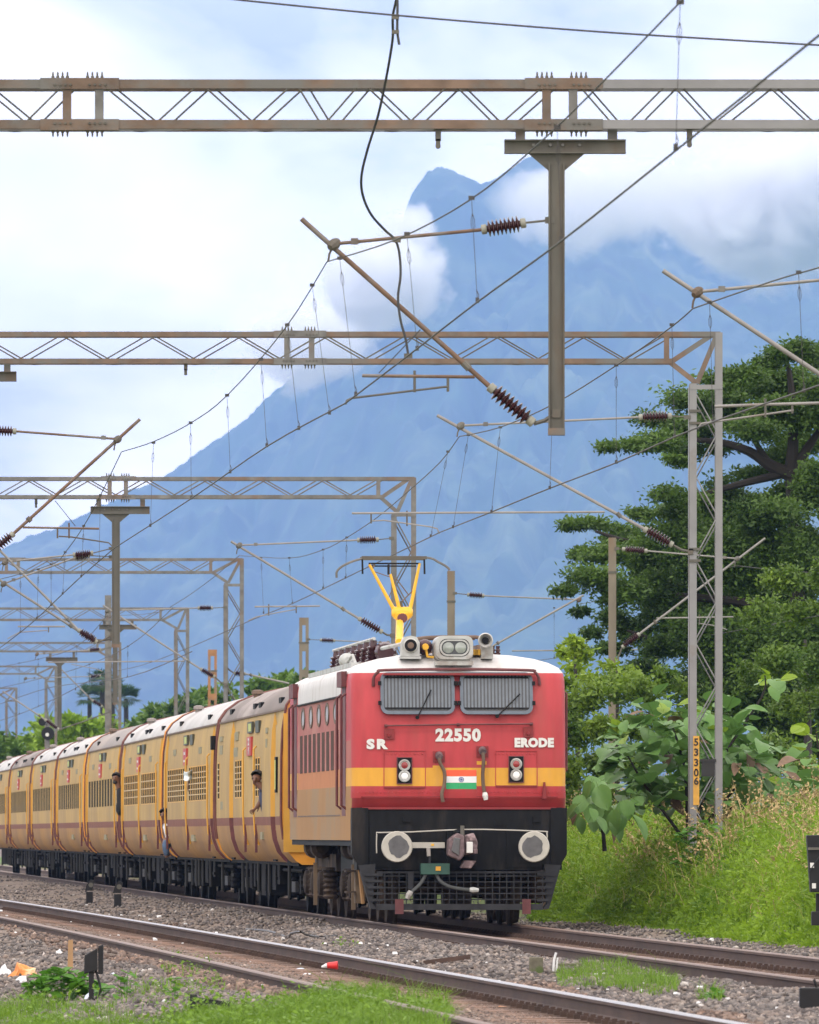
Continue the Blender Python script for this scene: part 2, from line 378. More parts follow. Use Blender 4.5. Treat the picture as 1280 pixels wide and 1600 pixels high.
def ground():
    Ys = np.concatenate([np.linspace(-40, 55, 8), np.linspace(58, 240, 364), np.linspace(245, 600, 50), np.geomspace(640, 25000, 34)])
    ls = np.concatenate([-np.geomspace(13000, 30, 26), np.linspace(-25, -10.5, 16), np.linspace(-10, 5, 121), np.linspace(5.3, 20, 34), np.geomspace(22, 13000, 26)])
    Lg, Yg = np.meshgrid(ls, Ys, indexing='ij'); Xg = Lg+np.where(Yg > 620, c1(620.), c1(Yg))*np.ones_like(Lg)
    Z = gz(Xg, Yg); n, m = Xg.shape
    V = np.stack([Xg, Yg, Z], -1).reshape(-1, 3); i = np.arange(n-1)[:, None]*m; j = np.arange(m-1)[None]
    a = (i+j).ravel(); Fc = np.stack([a, a+m, a+m+1, a+1], -1)
    l1 = Lg; l2 = Xg-c2(Yg)
    g = np.clip((l1-2.6)/.8, 0, 1)+np.clip((-l2-3.6)/1.2, 0, 1)
    m_ = bpy.data.materials.new('soil'); m_.use_nodes = True; nt = m_.node_tree; N = nt.nodes; L = nt.links; b = N['Principled BSDF']; b.inputs['Roughness'].default_value = .95
    tc = N.new('ShaderNodeTexCoord')
    def noise(sc, d=6):
        n_ = N.new('ShaderNodeTexNoise'); n_.inputs['Scale'].default_value = sc; n_.inputs['Detail'].default_value = d; L.new(tc.outputs['Object'], n_.inputs['Vector']); return n_
    def ramp(src, c0, c1_, p0=.35, p1=.65):
        r = N.new('ShaderNodeValToRGB'); e = r.color_ramp.elements; e[0].position = p0; e[1].position = p1; e[0].color = (*c0, 1); e[1].color = (*c1_, 1); L.new(src, r.inputs[0]); return r
    s1 = ramp(noise(3.0).outputs['Fac'], (.10, .075, .055), (.20, .155, .125)); s2 = ramp(noise(1.4).outputs['Fac'], (.05, .10, .02), (.12, .19, .035))
    at_ = N.new('ShaderNodeAttribute'); at_.attribute_name = 'tint'
    mx = N.new('ShaderNodeMix'); mx.data_type = 'RGBA'; L.new(at_.outputs['Fac'], mx.inputs['Factor']); L.new(s1.outputs[0], mx.inputs['A']); L.new(s2.outputs[0], mx.inputs['B'])
    L.new(mx.outputs['Result'], b.inputs['Base Color'])
    bn = N.new('ShaderNodeBump'); bn.inputs['Distance'].default_value = .03; L.new(noise(22, 8).outputs['Fac'], bn.inputs['Height']); L.new(bn.outputs[0], b.inputs['Normal'])
    o = npmesh('ground', V, Fc, m_, tint=np.clip(g, 0, 1).ravel(), smooth=True); tag(o, kind='structure')
ground()

def in_view(X, Y, Z=0., mx=60, my=40):
    px = 640+X*F/Y; py = HZ-(Z-EYE)*F/Y
    return (px > -mx) & (px < 1280+mx) & (py < 1600+my)

# ballast
def stonemat():
    m = bpy.data.materials.new('ballast_stone'); m.use_nodes = True; nt = m.node_tree; N = nt.nodes; L = nt.links; b = N['Principled BSDF']; b.inputs['Roughness'].default_value = .9
    a = N.new('ShaderNodeAttribute'); a.attribute_name = 'tint'
    r = N.new('ShaderNodeValToRGB'); e = r.color_ramp.elements; e[0].color = (.035, .031, .03, 1); e[1].color = (.46, .44, .42, 1); e[1].position = 1.0
    for p, c in ((.3, (.095, .085, .083)), (.55, (.165, .148, .138)), (.8, (.24, .205, .18)), (.94, (.32, .28, .25))):
        q = e.new(p); q.color = (*c, 1)
    L.new(a.outputs['Fac'], r.inputs[0])
    tc = N.new('ShaderNodeTexCoord'); n = N.new('ShaderNodeTexNoise'); n.inputs['Scale'].default_value = .9; n.inputs['Detail'].default_value = 4; L.new(tc.outputs['Object'], n.inputs['Vector'])
    a2 = N.new('ShaderNodeAttribute'); a2.attribute_name = 'dust'
    ad = N.new('ShaderNodeMath'); ad.operation = 'MULTIPLY_ADD'; ad.inputs[1].default_value = .9; ad.inputs[2].default_value = -.36; L.new(n.outputs['Fac'], ad.inputs[0])
    ad2 = N.new('ShaderNodeMath'); ad2.operation = 'ADD'; ad2.use_clamp = True; L.new(ad.outputs[0], ad2.inputs[0]); L.new(a2.outputs['Fac'], ad2.inputs[1])
    mx = N.new('ShaderNodeMix'); mx.data_type = 'RGBA'; mx.blend_type = 'MULTIPLY'; L.new(ad2.outputs[0], mx.inputs['Factor']); L.new(r.outputs[0], mx.inputs['A']); mx.inputs['B'].default_value = (1.0, .74, .60, 1)
    L.new(mx.outputs['Result'], b.inputs['Base Color']); return m
def stones():
    rg = np.random.RandomState(4)
    base = np.array([(1, .25, 0), (-1, -.1, .1), (.1, 1, -.1), (0, -1, .15), (.15, 0, 1), (-.1, .1, -1), (.7, .6, .5), ]); fc = np.array([(4, 0, 6), (4, 6, 2), (6, 0, 2), (4, 2, 1), (4, 1, 3), (4, 3, 0), (5, 2, 0), (5, 1, 2), (5, 3, 1), (5, 0, 3)])
    N0 = 150000
    Y = rg.uniform(1/330., 1/64., N0); Y = 1/Y
    X = (rg.uniform(-60, 1340, N0)-640)/F*Y
    l1 = X-c1(Y); l2 = X-c2(Y)
    keep = (l1 < 3.3) & (l2 > -4.6-.9*rg.rand(N0))
    # thin where the grass takes over at the lower left
    edge = np.interp(l2, [-4.6, -3.2, 3], [.25, 1, 1]); keep &= rg.rand(N0) < edge
    # clear of the rails
    for c in (l1, l2):
        for s in (-.873, .873): keep &= ~(np.abs(c-s) < .10)
    X, Y, l1, l2 = X[keep], Y[keep], l1[keep], l2[keep]; n = len(X)
    ing = ((np.abs(l1) < .8) | (np.abs(l2) < .8))
    r = rg.uniform(.020, .046, n)*np.where(ing, .62, 1)
    Z = gz(X, Y)+r*.25+np.where(ing, -.012, 0)
    R = np.empty((n, 3, 3)); A = rg.randn(n, 3, 3); q, _ = np.linalg.qr(A); R = q
    sc = rg.uniform(.6, 1.15, (n, 1, 3)); jit = 1+rg.uniform(-.3, .3, (n, len(base), 1))
    P = np.einsum('nij,nkj->nki', R, base[None]*sc*jit)*r[:, None, None]
    P[:, :, 2] *= .8
    V = (P+np.stack([X, Y, Z], -1)[:, None]).reshape(-1, 3)
    Fc = (fc[None]+(np.arange(n)*len(base))[:, None, None]).reshape(-1, 3)
    tint = np.repeat(np.clip(rg.beta(2.2, 2.4, n)+(rg.rand(n) > .985)*.5, 0, 1), len(base))
    dust = np.repeat(np.where(ing | (np.abs(l2) < 1.5), .70, .04)+rg.uniform(-.1, .1, n), len(base))
    o = npmesh('ballast', V, Fc, stonemat(), tint=tint)
    a = o.data.attributes.new('dust', 'FLOAT', 'POINT'); a.data.foreach_set('value', dust.astype(np.float32))
    tag(o, 'loose grey and rust tinted ballast stones round the tracks', kind='stuff')
stones()

# rails and sleepers
RUST = mat('rail_rust', (.062, .036, .027), .8, var=.3, scale=5, bump=.3, stretch=(1, .2, 1))
HEADM = mat('rail_head_polished', (.30, .29, .29), .34, metal=.7, var=.1, scale=20)
HEADR = mat('rail_head_dull', (.16, .10, .07), .5, metal=.35, var=.2, scale=6)
SLP = mat('sleeper_concrete', (.235, .15, .11), .92, var=.3, scale=6, col2=(.13, .085, .065), bump=.3)
def rail(path, m_top, parent):
    P = [(-.075, 0), (.075, 0), (.075, .012), (.016, .032), (.009, .05), (.009, .125), (.036, .135), (.036, .160), (.026, .172), (-.026, .172), (-.036, .160), (-.036, .135), (-.009, .125), (-.009, .05), (-.016, .032), (-.075, .012)]
    P = [(a, b-.172) for a, b in P]; k = len(P); b = MB()
    for (x, y) in path: b.v += [(x+p[0], y, p[1]) for p in P]
    for i in range(len(path)-1):
        for j in range(k):
            q = (j+1) % k; b.f.append((i*k+j, i*k+q, (i+1)*k+q, (i+1)*k+j)); b.mi.append(1 if j in (7, 8, 9) else 0)
    return b.build('rail', [RUST, m_top], parent)
def track(label, cf, y0, y1, ysl, m_top1, m_top2):
    t = thing('railway_track', label, None); t['kind'] = 'structure'
    ys = np.arange(y0, y1+1, 3.0)
    for s, mt in ((-.873, m_top1), (.873, m_top2)): rail([(float(cf(y))+s, y) for y in ys], mt, t)
    me = MB().prism([(-.125, -.2), (.125, -.2), (.115, 0), (-.115, 0)], 'x', -1.37, 1.37)
    o0 = me.build('sleeper', SLP, t, bevel=0)
    clip = MB(); y = y0+.3; k = 0; rr = random.Random(3)
    while y < ysl and k < 298:
        o = o0 if k == 0 else o0.copy()
        if k: C.objects.link(o); o.parent = t
        dy = rr.uniform(-.03, .03); sl = float(cf(y+1)-cf(y))
        o.location = (float(cf(y)), y+dy, -.176+rr.uniform(-.008, .004)); o.rotation_euler = (0, rr.uniform(-.004, .004), -math.atan(sl)+rr.uniform(-.012, .012))
        for s in (-.873, .873):
            for e in (-1, 1):
                x = float(cf(y))+s+e*.105; clip.box(x-.045, x+.045, y+dy-.05, y+dy+.05, -.175, -.135).box(x-.02, x+.02, y+dy-.03, y+dy+.03, -.15, -.115)
        y += .6; k += 1
    tag(clip.build('rail_clips', RUST, t), kind='stuff')
track('near railway track running up from the lower right beside the train', c2, 62, 330, 200, HEADR, HEADM)
track('railway track that the red locomotive stands on', c1, 88, 470, 190, HEADR, HEADR)

# ------------------------------------------------------------------ gantries
STEEL = mat('galvanised_steel', (.145, .142, .135), .65, metal=.15, var=.3, scale=5.0, col2=(.16, .10, .065), thresh=(.52, .72), bump=.1)
STEEL_R = mat('galvanised_rusty', (.155, .105, .075), .75, metal=.1, var=.3, scale=4.0, col2=(.14, .135, .125), thresh=(.44, .6), bump=.1)
STEEL_D = mat('weathered_steel', (.105, .10, .085), .75, metal=.1, var=.25, scale=3, col2=(.10, .065, .04), thresh=(.5, .7), stretch=(1, 1, .35), bump=.15)
STEEL_L = mat('light_steel', (.215, .215, .22), .55, metal=.15, var=.1, scale=3, col2=(.17, .14, .11), thresh=(.6, .75))
PORC = mat('brown_porcelain', (.045, .014, .017), .22, var=.2, scale=8)
PORCG = mat('insulator_cap', (.24, .24, .20), .6, var=.15, scale=10)
WIRE = mat('wire_dark', (.045, .042, .042), .6, var=.2, scale=3)
TUBEB = mat('cantilever_tube_rusty', (.14, .085, .055), .7, metal=.1, var=.25, scale=4, col2=(.17, .15, .135), thresh=(.5, .6))
TUBEG = mat('cantilever_tube_grey', (.23, .22, .21), .6, metal=.15, var=.15, scale=4, col2=(.16, .12, .09), thresh=(.6, .75))
BLACKR = mat('cable_black', (.03, .03, .032), .5, var=.1)

def truss(parent, x0, x1, z0, z1, Y, w, nodes, dep=.45, ms=STEEL, splits=()):
    """box truss between x0 and x1: four chord angles, end-to-end diagonals on both faces, battens underneath"""
    sp = [x0]+[s for s in splits if x0 < s < x1]+[x1]
    for k in range(len(sp)-1):
        a, b = sp[k], sp[k+1]; mm = ms[k % len(ms)] if isinstance(ms, (list, tuple)) else ms
        for (z, nz, nm) in ((z1, -1, 'upper_chord'), (z0, 1, 'lower_chord')):
            c = MB()
            c.angle((a, Y, z), (b, Y, z), w, .010, (0, 0, nz), (0, 1, 0))
            c.angle((a, Y+dep, z), (b, Y+dep, z), w, .010, (0, 0, nz), (0, -1, 0))
            c.build(nm, mm, parent)
    mdd = ms[-1] if isinstance(ms, (list, tuple)) else ms
    proto = None
    for k in range(len(nodes)-1):
        (xa, ta), (xb, tb) = nodes[k], nodes[k+1]
        if ta == tb: continue
        za = z1-w*.6 if ta else z0+w*.6; zb = z1-w*.6 if tb else z0+w*.6
        r = .010 if Y < 160 else .013
        for yy, dx in ((Y+.012, 0), (Y+dep-.02, .10)):
            MB().tube([(xa+dx, yy, za), (xb+dx, yy, zb)], r, 5).build('diagonal', mdd, parent)
    br = MB(); x = x0+.2; s = 1
    while x < x1-.6:
        br.bar((x, Y+(.03 if s > 0 else dep-.03), z0+.005), (x+.6, Y+(dep-.03 if s > 0 else .03), z0+.005), .02, .02); x += .6; s = -s
    tag(br.build('bottom_lacing', mdd, parent), kind='stuff')

def splice(parent, x0, x1, z0, z1, Y, w, dep=.45, m=STEEL, ups=((.30, .30), (.75, .75)), bolts=4, detail=True):
    """joint plates over both chords with the two upright posts and the bolts"""
    L_ = x1-x0
    for z, s in ((z1, 1), (z0, -1)):
        za, zb = (z-w*1.08, z+.006) if s > 0 else (z-.006, z+w*1.08)
        MB().box(x0, x1, Y-.012, Y-.002, za, zb).box(x0, x1, Y-.012, Y+.09, (z+.006 if s > 0 else z-.014), (z+.014 if s > 0 else z-.006)).build('joint_plate', m, parent)
        if detail:
            b0 = None
            for c0 in (x0+L_*.16, x0+L_*.60):
                for q in range(bolts):
                    x = c0+q*.046
                    zz = z+(.012 if s > 0 else -.012)
                    bb = MB().lathe((0, 0, 0), (0, 0, s*.065), [(0, .016), (.35, .016), (.36, .010), (.8, .009), (1, .003)], 6)
                    if b0 is None: b0 = bb.build('bolt', STEEL_D, parent, loc=(x, Y+.04, zz))
                    else:
                        o = b0.copy(); C.objects.link(o); o.location = (x, Y+.04, zz)
                for q in range(bolts):
                    x = c0+.02+q*.05
                    MB().lathe((x, Y-.012, z-s*w*.6), (x, Y-.03, z-s*w*.6), [(0, .013), (1, .012)], 6).build('bolt_head', STEEL_D, parent)
    for f0, mm in ((ups[0][0], m), (ups[1][0], STEEL)):
        xx = x0+L_*f0
        MB().box(xx-.042, xx+.042, Y+.004, Y+.012, z0+w*.9, z1-w*.9).box(xx-.042, xx-.034, Y+.012, Y+.09, z0+w*.9, z1-w*.9).build('upright', mm, parent)

def drop_post(parent, X, Y, zb, zt, bw, pw, zbot, stubs=(-.34, .52), wtop=0.14, depth=.16):
    """cross beam on two stubs, gusset and hanging I post"""
    for s in stubs: MB().box(X+s-.045, X+s+.045, Y+.05, Y+.30, zb, zt).build('hanger_stub', STEEL, parent)
    b = MB(); h = wtop
    b.box(X-bw*.43, X+bw*.57, Y+.06, Y+.075, zb-h, zb-.002).box(X-bw*.43, X+bw*.57, Y+.0, Y+.14, zb-h-.008, zb-h+.004).box(X-bw*.43, X+bw*.57, Y, Y+.14, zb-.012, zb)
    b.build('cross_beam', STEEL_D, parent)
    for q in (-.22, -.06, .06, .22):
        MB().lathe((X+q, Y+.06, zb-h*.4), (X+q, Y+.03, zb-h*.4), [(0, .016), (1, .014)], 6).build('bolt_head', STEEL, parent)
    MB().prism([(X-.27, zb-h-.008), (X+.27, zb-h-.008), (X+pw/2, zb-h-.17), (X-pw/2, zb-h-.17)], 'y', Y+.055, Y+.075).build('gusset', STEEL_D, parent)
    p = MB(); z1 = zb-h-.10
    p.box(X-pw/2, X-pw/2+.014, Y+.0, Y+depth, zbot, z1).box(X+pw/2-.014, X+pw/2, Y, Y+depth, zbot, z1).box(X-pw/2+.014, X+pw/2-.014, Y+.035, Y+.05, zbot, z1-.03)
    p.build('hanging_post', STEEL_D, parent)
    MB().box(X-pw/2-.003, X+pw/2+.003, Y-.003, Y+depth+.003, zbot-.02, zbot+.045).build('post_foot', STEEL_R, parent)

def eye_clamp(parent, x, y, Y):
    p = at(x, y, Y); s = 1
    b = MB().box(p.x-.05, p.x+.03, Y+.04, Y+.12, p.z-.02, p.z+.05).box(p.x-.035, p.x+.02, Y+.05, Y+.065, p.z-.12, p.z)
    b.lathe((p.x-.008, Y+.045, p.z-.17), (p.x-.008, Y+.065, p.z-.17), [(0, .026), (1, .026)], 10).box(p.x-.03, p.x+.014, Y+.05, Y+.06, p.z-.17, p.z-.1)
    b.build('suspension_clamp', STEEL_D, parent)

def zig(xs, first=1): return [(x, (i+first) % 2) for i, x in enumerate(xs)]

# first gantry: crosses the whole picture
Y1 = 98.6; s1 = F/Y1
def X1(px): return (px-640)/s1
g1 = thing('signal_gantry', 'nearest overhead line gantry crossing the sky with two bolted joints and a hanging post', 'gantry', (0, 0, 0), group='gantries of the overhead line')
g1.name = 'line_gantry'
z1t, z1b = EYE+(HZ-124)/s1, EYE+(HZ-201)/s1
nd = zig([X1(v) for v in (-460, -380, -305, -230, -150, -75, 0, 40)], 0)
nodes_px = [(-260, 1), (-190, 0), (-110, 1), (-30, 1), (40, 0), (98, 1)], [(162, 1), (232, 0), (245, 0), (308, 1), (318, 1), (382, 0), (392, 0), (455, 1), (465, 1), (500, 0), (510, 0), (560, 1), (572, 1), (632, 0), (640, 0), (700, 1), (712, 1), (770, 0), (785, 0), (850, 1)], [(905, 1), (955, 0), (983, 0), (1040, 1), (1052, 1), (1105, 0), (1118, 0), (1190, 1), (1200, 1), (1262, 0), (1275, 0), (1345, 1), (1420, 0), (1500, 1)]
allx = []
truss(g1, X1(-700), 7.0, z1b, z1t, Y1, .085, [], ms=[STEEL_R, STEEL_R, STEEL_L], splits=(X1(-20), X1(940)))
def diag(parent, lst, X_, z0, z1, Y, w, m, dep=.45, r=.0095):
    for seg in lst:
        for (a, ta), (b, tb) in zip(seg[:-1], seg[1:]):
            if ta == tb: continue
            za = z1-w*.7 if ta else z0+w*.7; zb = z1-w*.7 if tb else z0+w*.7
            MB().tube([(X_(a), Y+.012, za), (X_(b), Y+.012, zb)], r, 5).build('diagonal', m, parent)
            MB().tube([(X_(a)+.11, Y+dep-.02, za), (X_(b)+.11, Y+dep-.02, zb)], r, 5).build('diagonal', m, parent)
diag(g1, nodes_px[:2], X1, z1b, z1t, Y1, .085, STEEL_D); diag(g1, nodes_px[2:], X1, z1b, z1t, Y1, .085, STEEL_D)
splice(g1, X1(63), X1(186), z1b, z1t, Y1, .085, m=STEEL_R, ups=((.34, 0), (.75, 0)))
splice(g1, X1(820), X1(942), z1b, z1t, Y1, .085, m=STEEL_R, ups=((.28, 0), (.62, 0)))
pz = EYE+(HZ-217)/s1
drop_post(g1, X1(870), Y1+.05, pz, z1b, 1.16, .155, EYE+(HZ-676)/s1, stubs=(-.345, .535), wtop=.125)
eye_clamp(g1, 686, 200, Y1); eye_clamp(g1, 1079, 198, Y1)

def lattice_mast(parent, Xi, Xo, Y, zj, ztop, zg, m=STEEL_L, w=.10, dep=.45, pitch=.62, rt=.012, plate=True):
    """two upright angles pairs joined by zig-zag rods"""
    MB().angle((Xo, Y, zg), (Xo, Y, ztop), w, .012, (-1, 0, 0), (0, 1, 0)).angle((Xo, Y+dep, zg), (Xo, Y+dep, ztop), w, .012, (-1, 0, 0), (0, -1, 0)).build('outer_upright', m, parent)
    MB().angle((Xi, Y, zg), (Xi, Y, zj), w, .012, (1, 0, 0), (0, 1, 0)).angle((Xi, Y+dep, zg), (Xi, Y+dep, zj), w, .012, (1, 0, 0), (0, -1, 0)).box(Xi-.012, Xi-.002, Y+.02, Y+dep-.02, zg, zj-.05).build('inner_upright', m, parent)
    MB().box(Xi, Xo, Y-.008, Y-.001, zj-.09, zj-.02).build('tie_plate', m, parent)
    z = zj-.15; s = 0
    while z-pitch*.9 > zg:
        a, b = (Xi+.09, Xo-.09) if s == 0 else (Xo-.09, Xi+.09)
        MB().tube([(a, Y+.015, z), (b, Y+.015, z-pitch*.9)], rt, 5).build('lacing_rod', m, parent); MB().tube([(a, Y+dep-.02, z-.1), (b, Y+dep-.02, z-.1-pitch*.9)], rt, 5).build('lacing_rod', m, parent)
        z -= pitch; s ^= 1

def gantry(Y, ytop, ybot, xi, xo, xl, w, spl=(), drops=(), label='', nodes=None, pitch_px=None, xj=None, ms=STEEL, zg=.2):
    s = F/Y; X_ = lambda p: (p-640)/s
    t = thing('line_gantry', label, 'gantry', group='gantries of the overhead line')
    zt, zb = EYE+(HZ-ytop)/s, EYE+(HZ-ybot)/s
    xe = X_(xo)-.02; xk = X_(xj)                 # end of the truss, knee corner
    truss(t, xl, xk+.02, zb, zt, Y, w, [], ms=ms)
    MB().angle((xk+.02, Y, zt), (xe+.02, Y, zt), w, .01, (0, 0, -1), (0, 1, 0)).angle((xk+.02, Y+.45, zt), (xe+.02, Y+.45, zt), w, .01, (0, 0, -1), (0, -1, 0)).build('upper_chord', ms, t)
    x = xk-.08; k = 1; seg = []
    step = (zt-zb)*1.45
    while x > max(xl, X_(-40))-.3: seg.append((x, k)); x -= step*.93; k ^= 1
    diag(t, [seg], lambda q: q, zb, zt, Y, w, STEEL_D if Y < 180 else ms, r=.011 if Y < 180 else .013)
    MB().box(xk-.10, xk-.02, Y+.002, Y+.010, zb+.01, zt-w*.9).build('upright', ms, t)
    zj = zb-(zt-zb)*.62; xin = X_(xi)
    # knee braces
    MB().bar((xk, Y+.030, zb+.02), (xe-.1, Y+.030, zt-w*.6), .030, .075, up=(0, 0, 1)).build('knee_brace', ms, t)
    MB().bar((xin+.06, Y+.02, zj), (xe-.05, Y+.02, zt-w*1.1), .035, .075).build('knee_brace', ms, t)
    MB().bar((xk-.02, Y+.033, zb+.03), (xin+.06, Y+.033, zj), .040, .075).build('knee_brace', STEEL_R if Y < 260 else ms, t)
    lattice_mast(t, xin-.05, xe+.05, Y-.006, zj, zt-.012, zg, m=STEEL_L if Y < 170 else ms, w=.105 if Y < 170 else .10, rt=.011 if Y < 170 else .014)
    for a, b in spl: splice(t, X_(a), X_(b), zb, zt, Y, w, m=STEEL, detail=Y < 210, ups=((.25, 0), (.72, 0)))
    for xd, yb_, ybm in drops: drop_post(t, X_(xd), Y+.05, EYE+(HZ-yb_)/s, zb, 1.16, .155, EYE+(HZ-ybm)/s)
    return t
Y2 = 154.0
lattice_mast(g1, 6.55, 7.01, Y1-.006, z1b-.05, z1t-.012, -.3)
g2 = gantry(Y2, 518, 568, 1083, 1126, -16, .075, spl=((428, 510),), drops=((-44, 580, 905),), label='second overhead gantry ending in the lattice mast that carries the number plate', xj=1048, ms=STEEL_R)
eye_clamp(g2, 291, 566, Y2)
g3 = gantry(202.5, 745, 779, 616, 648, -20, .07, spl=((158, 212),), drops=((181, 791, 1010),), label='third overhead gantry with a hanging post above the coaches', xj=596)
eye_clamp(g3, 57, 778, 202.5)
gantry(263.5, 872, 896, 353, 379, -22, .065, spl=((0, 40),), drops=(), label='fourth overhead gantry standing behind the first coach roofs', xj=333)
gantry(321.6, 949, 970, 275, 294, -30, .065, drops=((180, 976, 1100),), label='fifth overhead gantry behind the white roofed coaches', xj=254)
gantry(378, 1003, 1019, 172, 188, -34, .065, drops=((93, 1027, 1140),), label='sixth overhead gantry, small above the middle coaches', xj=155)
gantry(432, 1040, 1054, 72, 88, -36, .065, label='seventh overhead gantry, seventh from the front and very small', xj=58)
gantry(496, 1074, 1086, 10, 26, -40, .065, label='farthest overhead gantry at the picture edge above the last coaches', xj=0)

# number painted on the mast of the second gantry, dish board on it
YEL = mat('yellow_paint', (.62, .33, .05), .6, var=.12, scale=10, col2=(.42, .25, .09), thresh=(.55, .7))
BLK = mat('black_paint', (.018, .018, .018), .6, var=.1)
def text(s, size, m, parent, loc, rot=(math.pi/2, 0, 0), bold=.0, ext=.002, align='CENTER', name='lettering', sx=1.0): 
    cu = bpy.data.curves.new(name, 'FONT'); cu.body = s; cu.size = size; cu.extrude = ext; cu.offset = bold; cu.align_x = align; cu.align_y = 'CENTER'; cu.resolution_u = 3; cu.space_character = 1.0+bold*9
    tmp = bpy.data.objects.new(name, cu); C.objects.link(tmp); dg = bpy.context.evaluated_depsgraph_get(); me = bpy.data.meshes.new_from_object(tmp.evaluated_get(dg)); bpy.data.objects.remove(tmp)
    me.name = name; me.materials.clear(); o = link(name, me, m, parent); o.location = loc; o.rotation_euler = rot; o.scale = (sx, 1, 1); return o
s2 = F/Y2; Xn = (1088-640)/s2
MB().box(Xn-.045, Xn+.045, Y2-.016, Y2-.009, EYE+(HZ-1258)/s2, EYE+(HZ-1150)/s2).build('number_panel', YEL, g2)
for ch, yy in (('5', 1160), ('3', 1176), ('3', 1192), ('-', 1201), ('0', 1208), ('6', 1221)):
    text(ch, .15 if ch != '-' else .12, BLK, g2, (Xn, Y2-.020, EYE+(HZ-yy)/s2), bold=.004, name='number_digit')
MB().box((1096-640)/s2, (1117-640)/s2, Y2-.01, Y2-.02, EYE+(HZ-1213)/s2, EYE+(HZ-1188)/s2).box((1094-640)/s2, (1119-640)/s2, Y2-.03, Y2-.0, EYE+(HZ-1190)/s2, EYE+(HZ-1186)/s2).build('notice_board', BLK, g2)
MB().tube([(Xn-.09, Y2+.05, 7.2), (Xn-.10, Y2+.05, 5.1), (Xn-.085, Y2+.05, 4.8), (Xn-.10, Y2+.05, .3)], .018, 6).build('earth_pipe', STEEL_D, g2)
for yy in (642, 661, 858, 876): MB().box(Xn-.11, Xn+.07, Y2-.03, Y2-.008, EYE+(HZ-yy-2)/s2, EYE+(HZ-yy+2)/s2).build('mast_clamp', STEEL_D, g2)

# ------------------------------------------------------------------ single masts
CONC = mat('mast_concrete', (.17, .145, .11), .85, var=.15, scale=4, col2=(.20, .12, .065), thresh=(.56, .7), stretch=(1, 1, .3))
ORNG = mat('rusty_orange_paint', (.30, .145, .06), .75, var=.2, scale=4, col2=(.18, .15, .12), thresh=(.5, .6))
def hmast(px, ytop, Y, wpx, label, m=CONC, zg=-.3, slots=False):
    s = F/Y; X = (px-640)/s; w = wpx/s; zt = EYE+(HZ-ytop)/s
    t = thing('overhead_mast', label, 'mast', (X, Y, zg))
    h = zt-zg
    if not slots:
        MB().box(-w/2, w/2, 0, .012, 0, h).box(-w/2, w/2, .2, .212, 0, h).box(-.006, .006, .012, .2, 0, h).build('i_section', m, t)
    else:
        b = MB().box(-w/2, -w/2+.09, 0, .15, 0, h).box(w/2-.09, w/2, 0, .15, 0, h)
        b.build('uprights', m, t)
        z = h; k = 0
        while z > .5:
            MB().box(-w/2+.09, w/2-.09, .002, .02, z-(.22 if k else .22), z).build('batten_plate', m, t); z -= .75; k += 1
    MB().box(-w/2-.015, w/2+.015, -.012, -.001, h-.75, h-.70).build('band', STEEL_D, t)
    return t
hmast(957, 840, 217, 12, 'brown weathered mast standing right of the locomotive')
hmast(705, 892, 245, 12, 'grey and rusty mast rising behind the locomotive headlight')
hmast(475, 965, 298, 15, 'slotted tan mast rising behind the brown roofed coach', slots=True)
hmast(332, 1015, 352, 14, 'orange painted slotted mast behind the second coach', m=ORNG, slots=True)
hmast(1462, 330, 108, 26, 'steel mast just outside the frame carrying the upper right cantilever', m=STEEL_L)
hmast(169, 930, 345, 10, 'thin grey mast beside the palm trees', m=STEEL)

# ------------------------------------------------------------------ cantilevers
def insul(a, b, parent, n=8, R=.085):
    a = Vector(a); b = Vector(b); L_ = (b-a).length
    prof = [(0, .03), (.02, .045), (.10, .045), (.11, .035)]
    o = MB().lathe(a, a+(b-a)*.13, [(0, .03), (.1, .048), (.9, .048), (1, .03)], 12).build('insulator_cap', PORCG, parent, smooth=True)
    o = MB().lathe(b, b+(a-b)*.13, [(0, .03), (.1, .048), (.9, .048), (1, .03)], 12).build('insulator_cap', PORCG, parent, smooth=True)
    p = [(.13, .03)]
    for k in range(n):
        t = .15+.72*k/n; d = .72/n
        p += [(t, .032), (t+d*.35, R*.95), (t+d*.5, R), (t+d*.62, R*.9), (t+d*.8, .034)]
    p += [(.87, .03)]
    return MB().lathe(a, b, p, 14).build('insulator', PORC, parent, smooth=True)
def lerp(a, b, t): return a+(b-a)*t
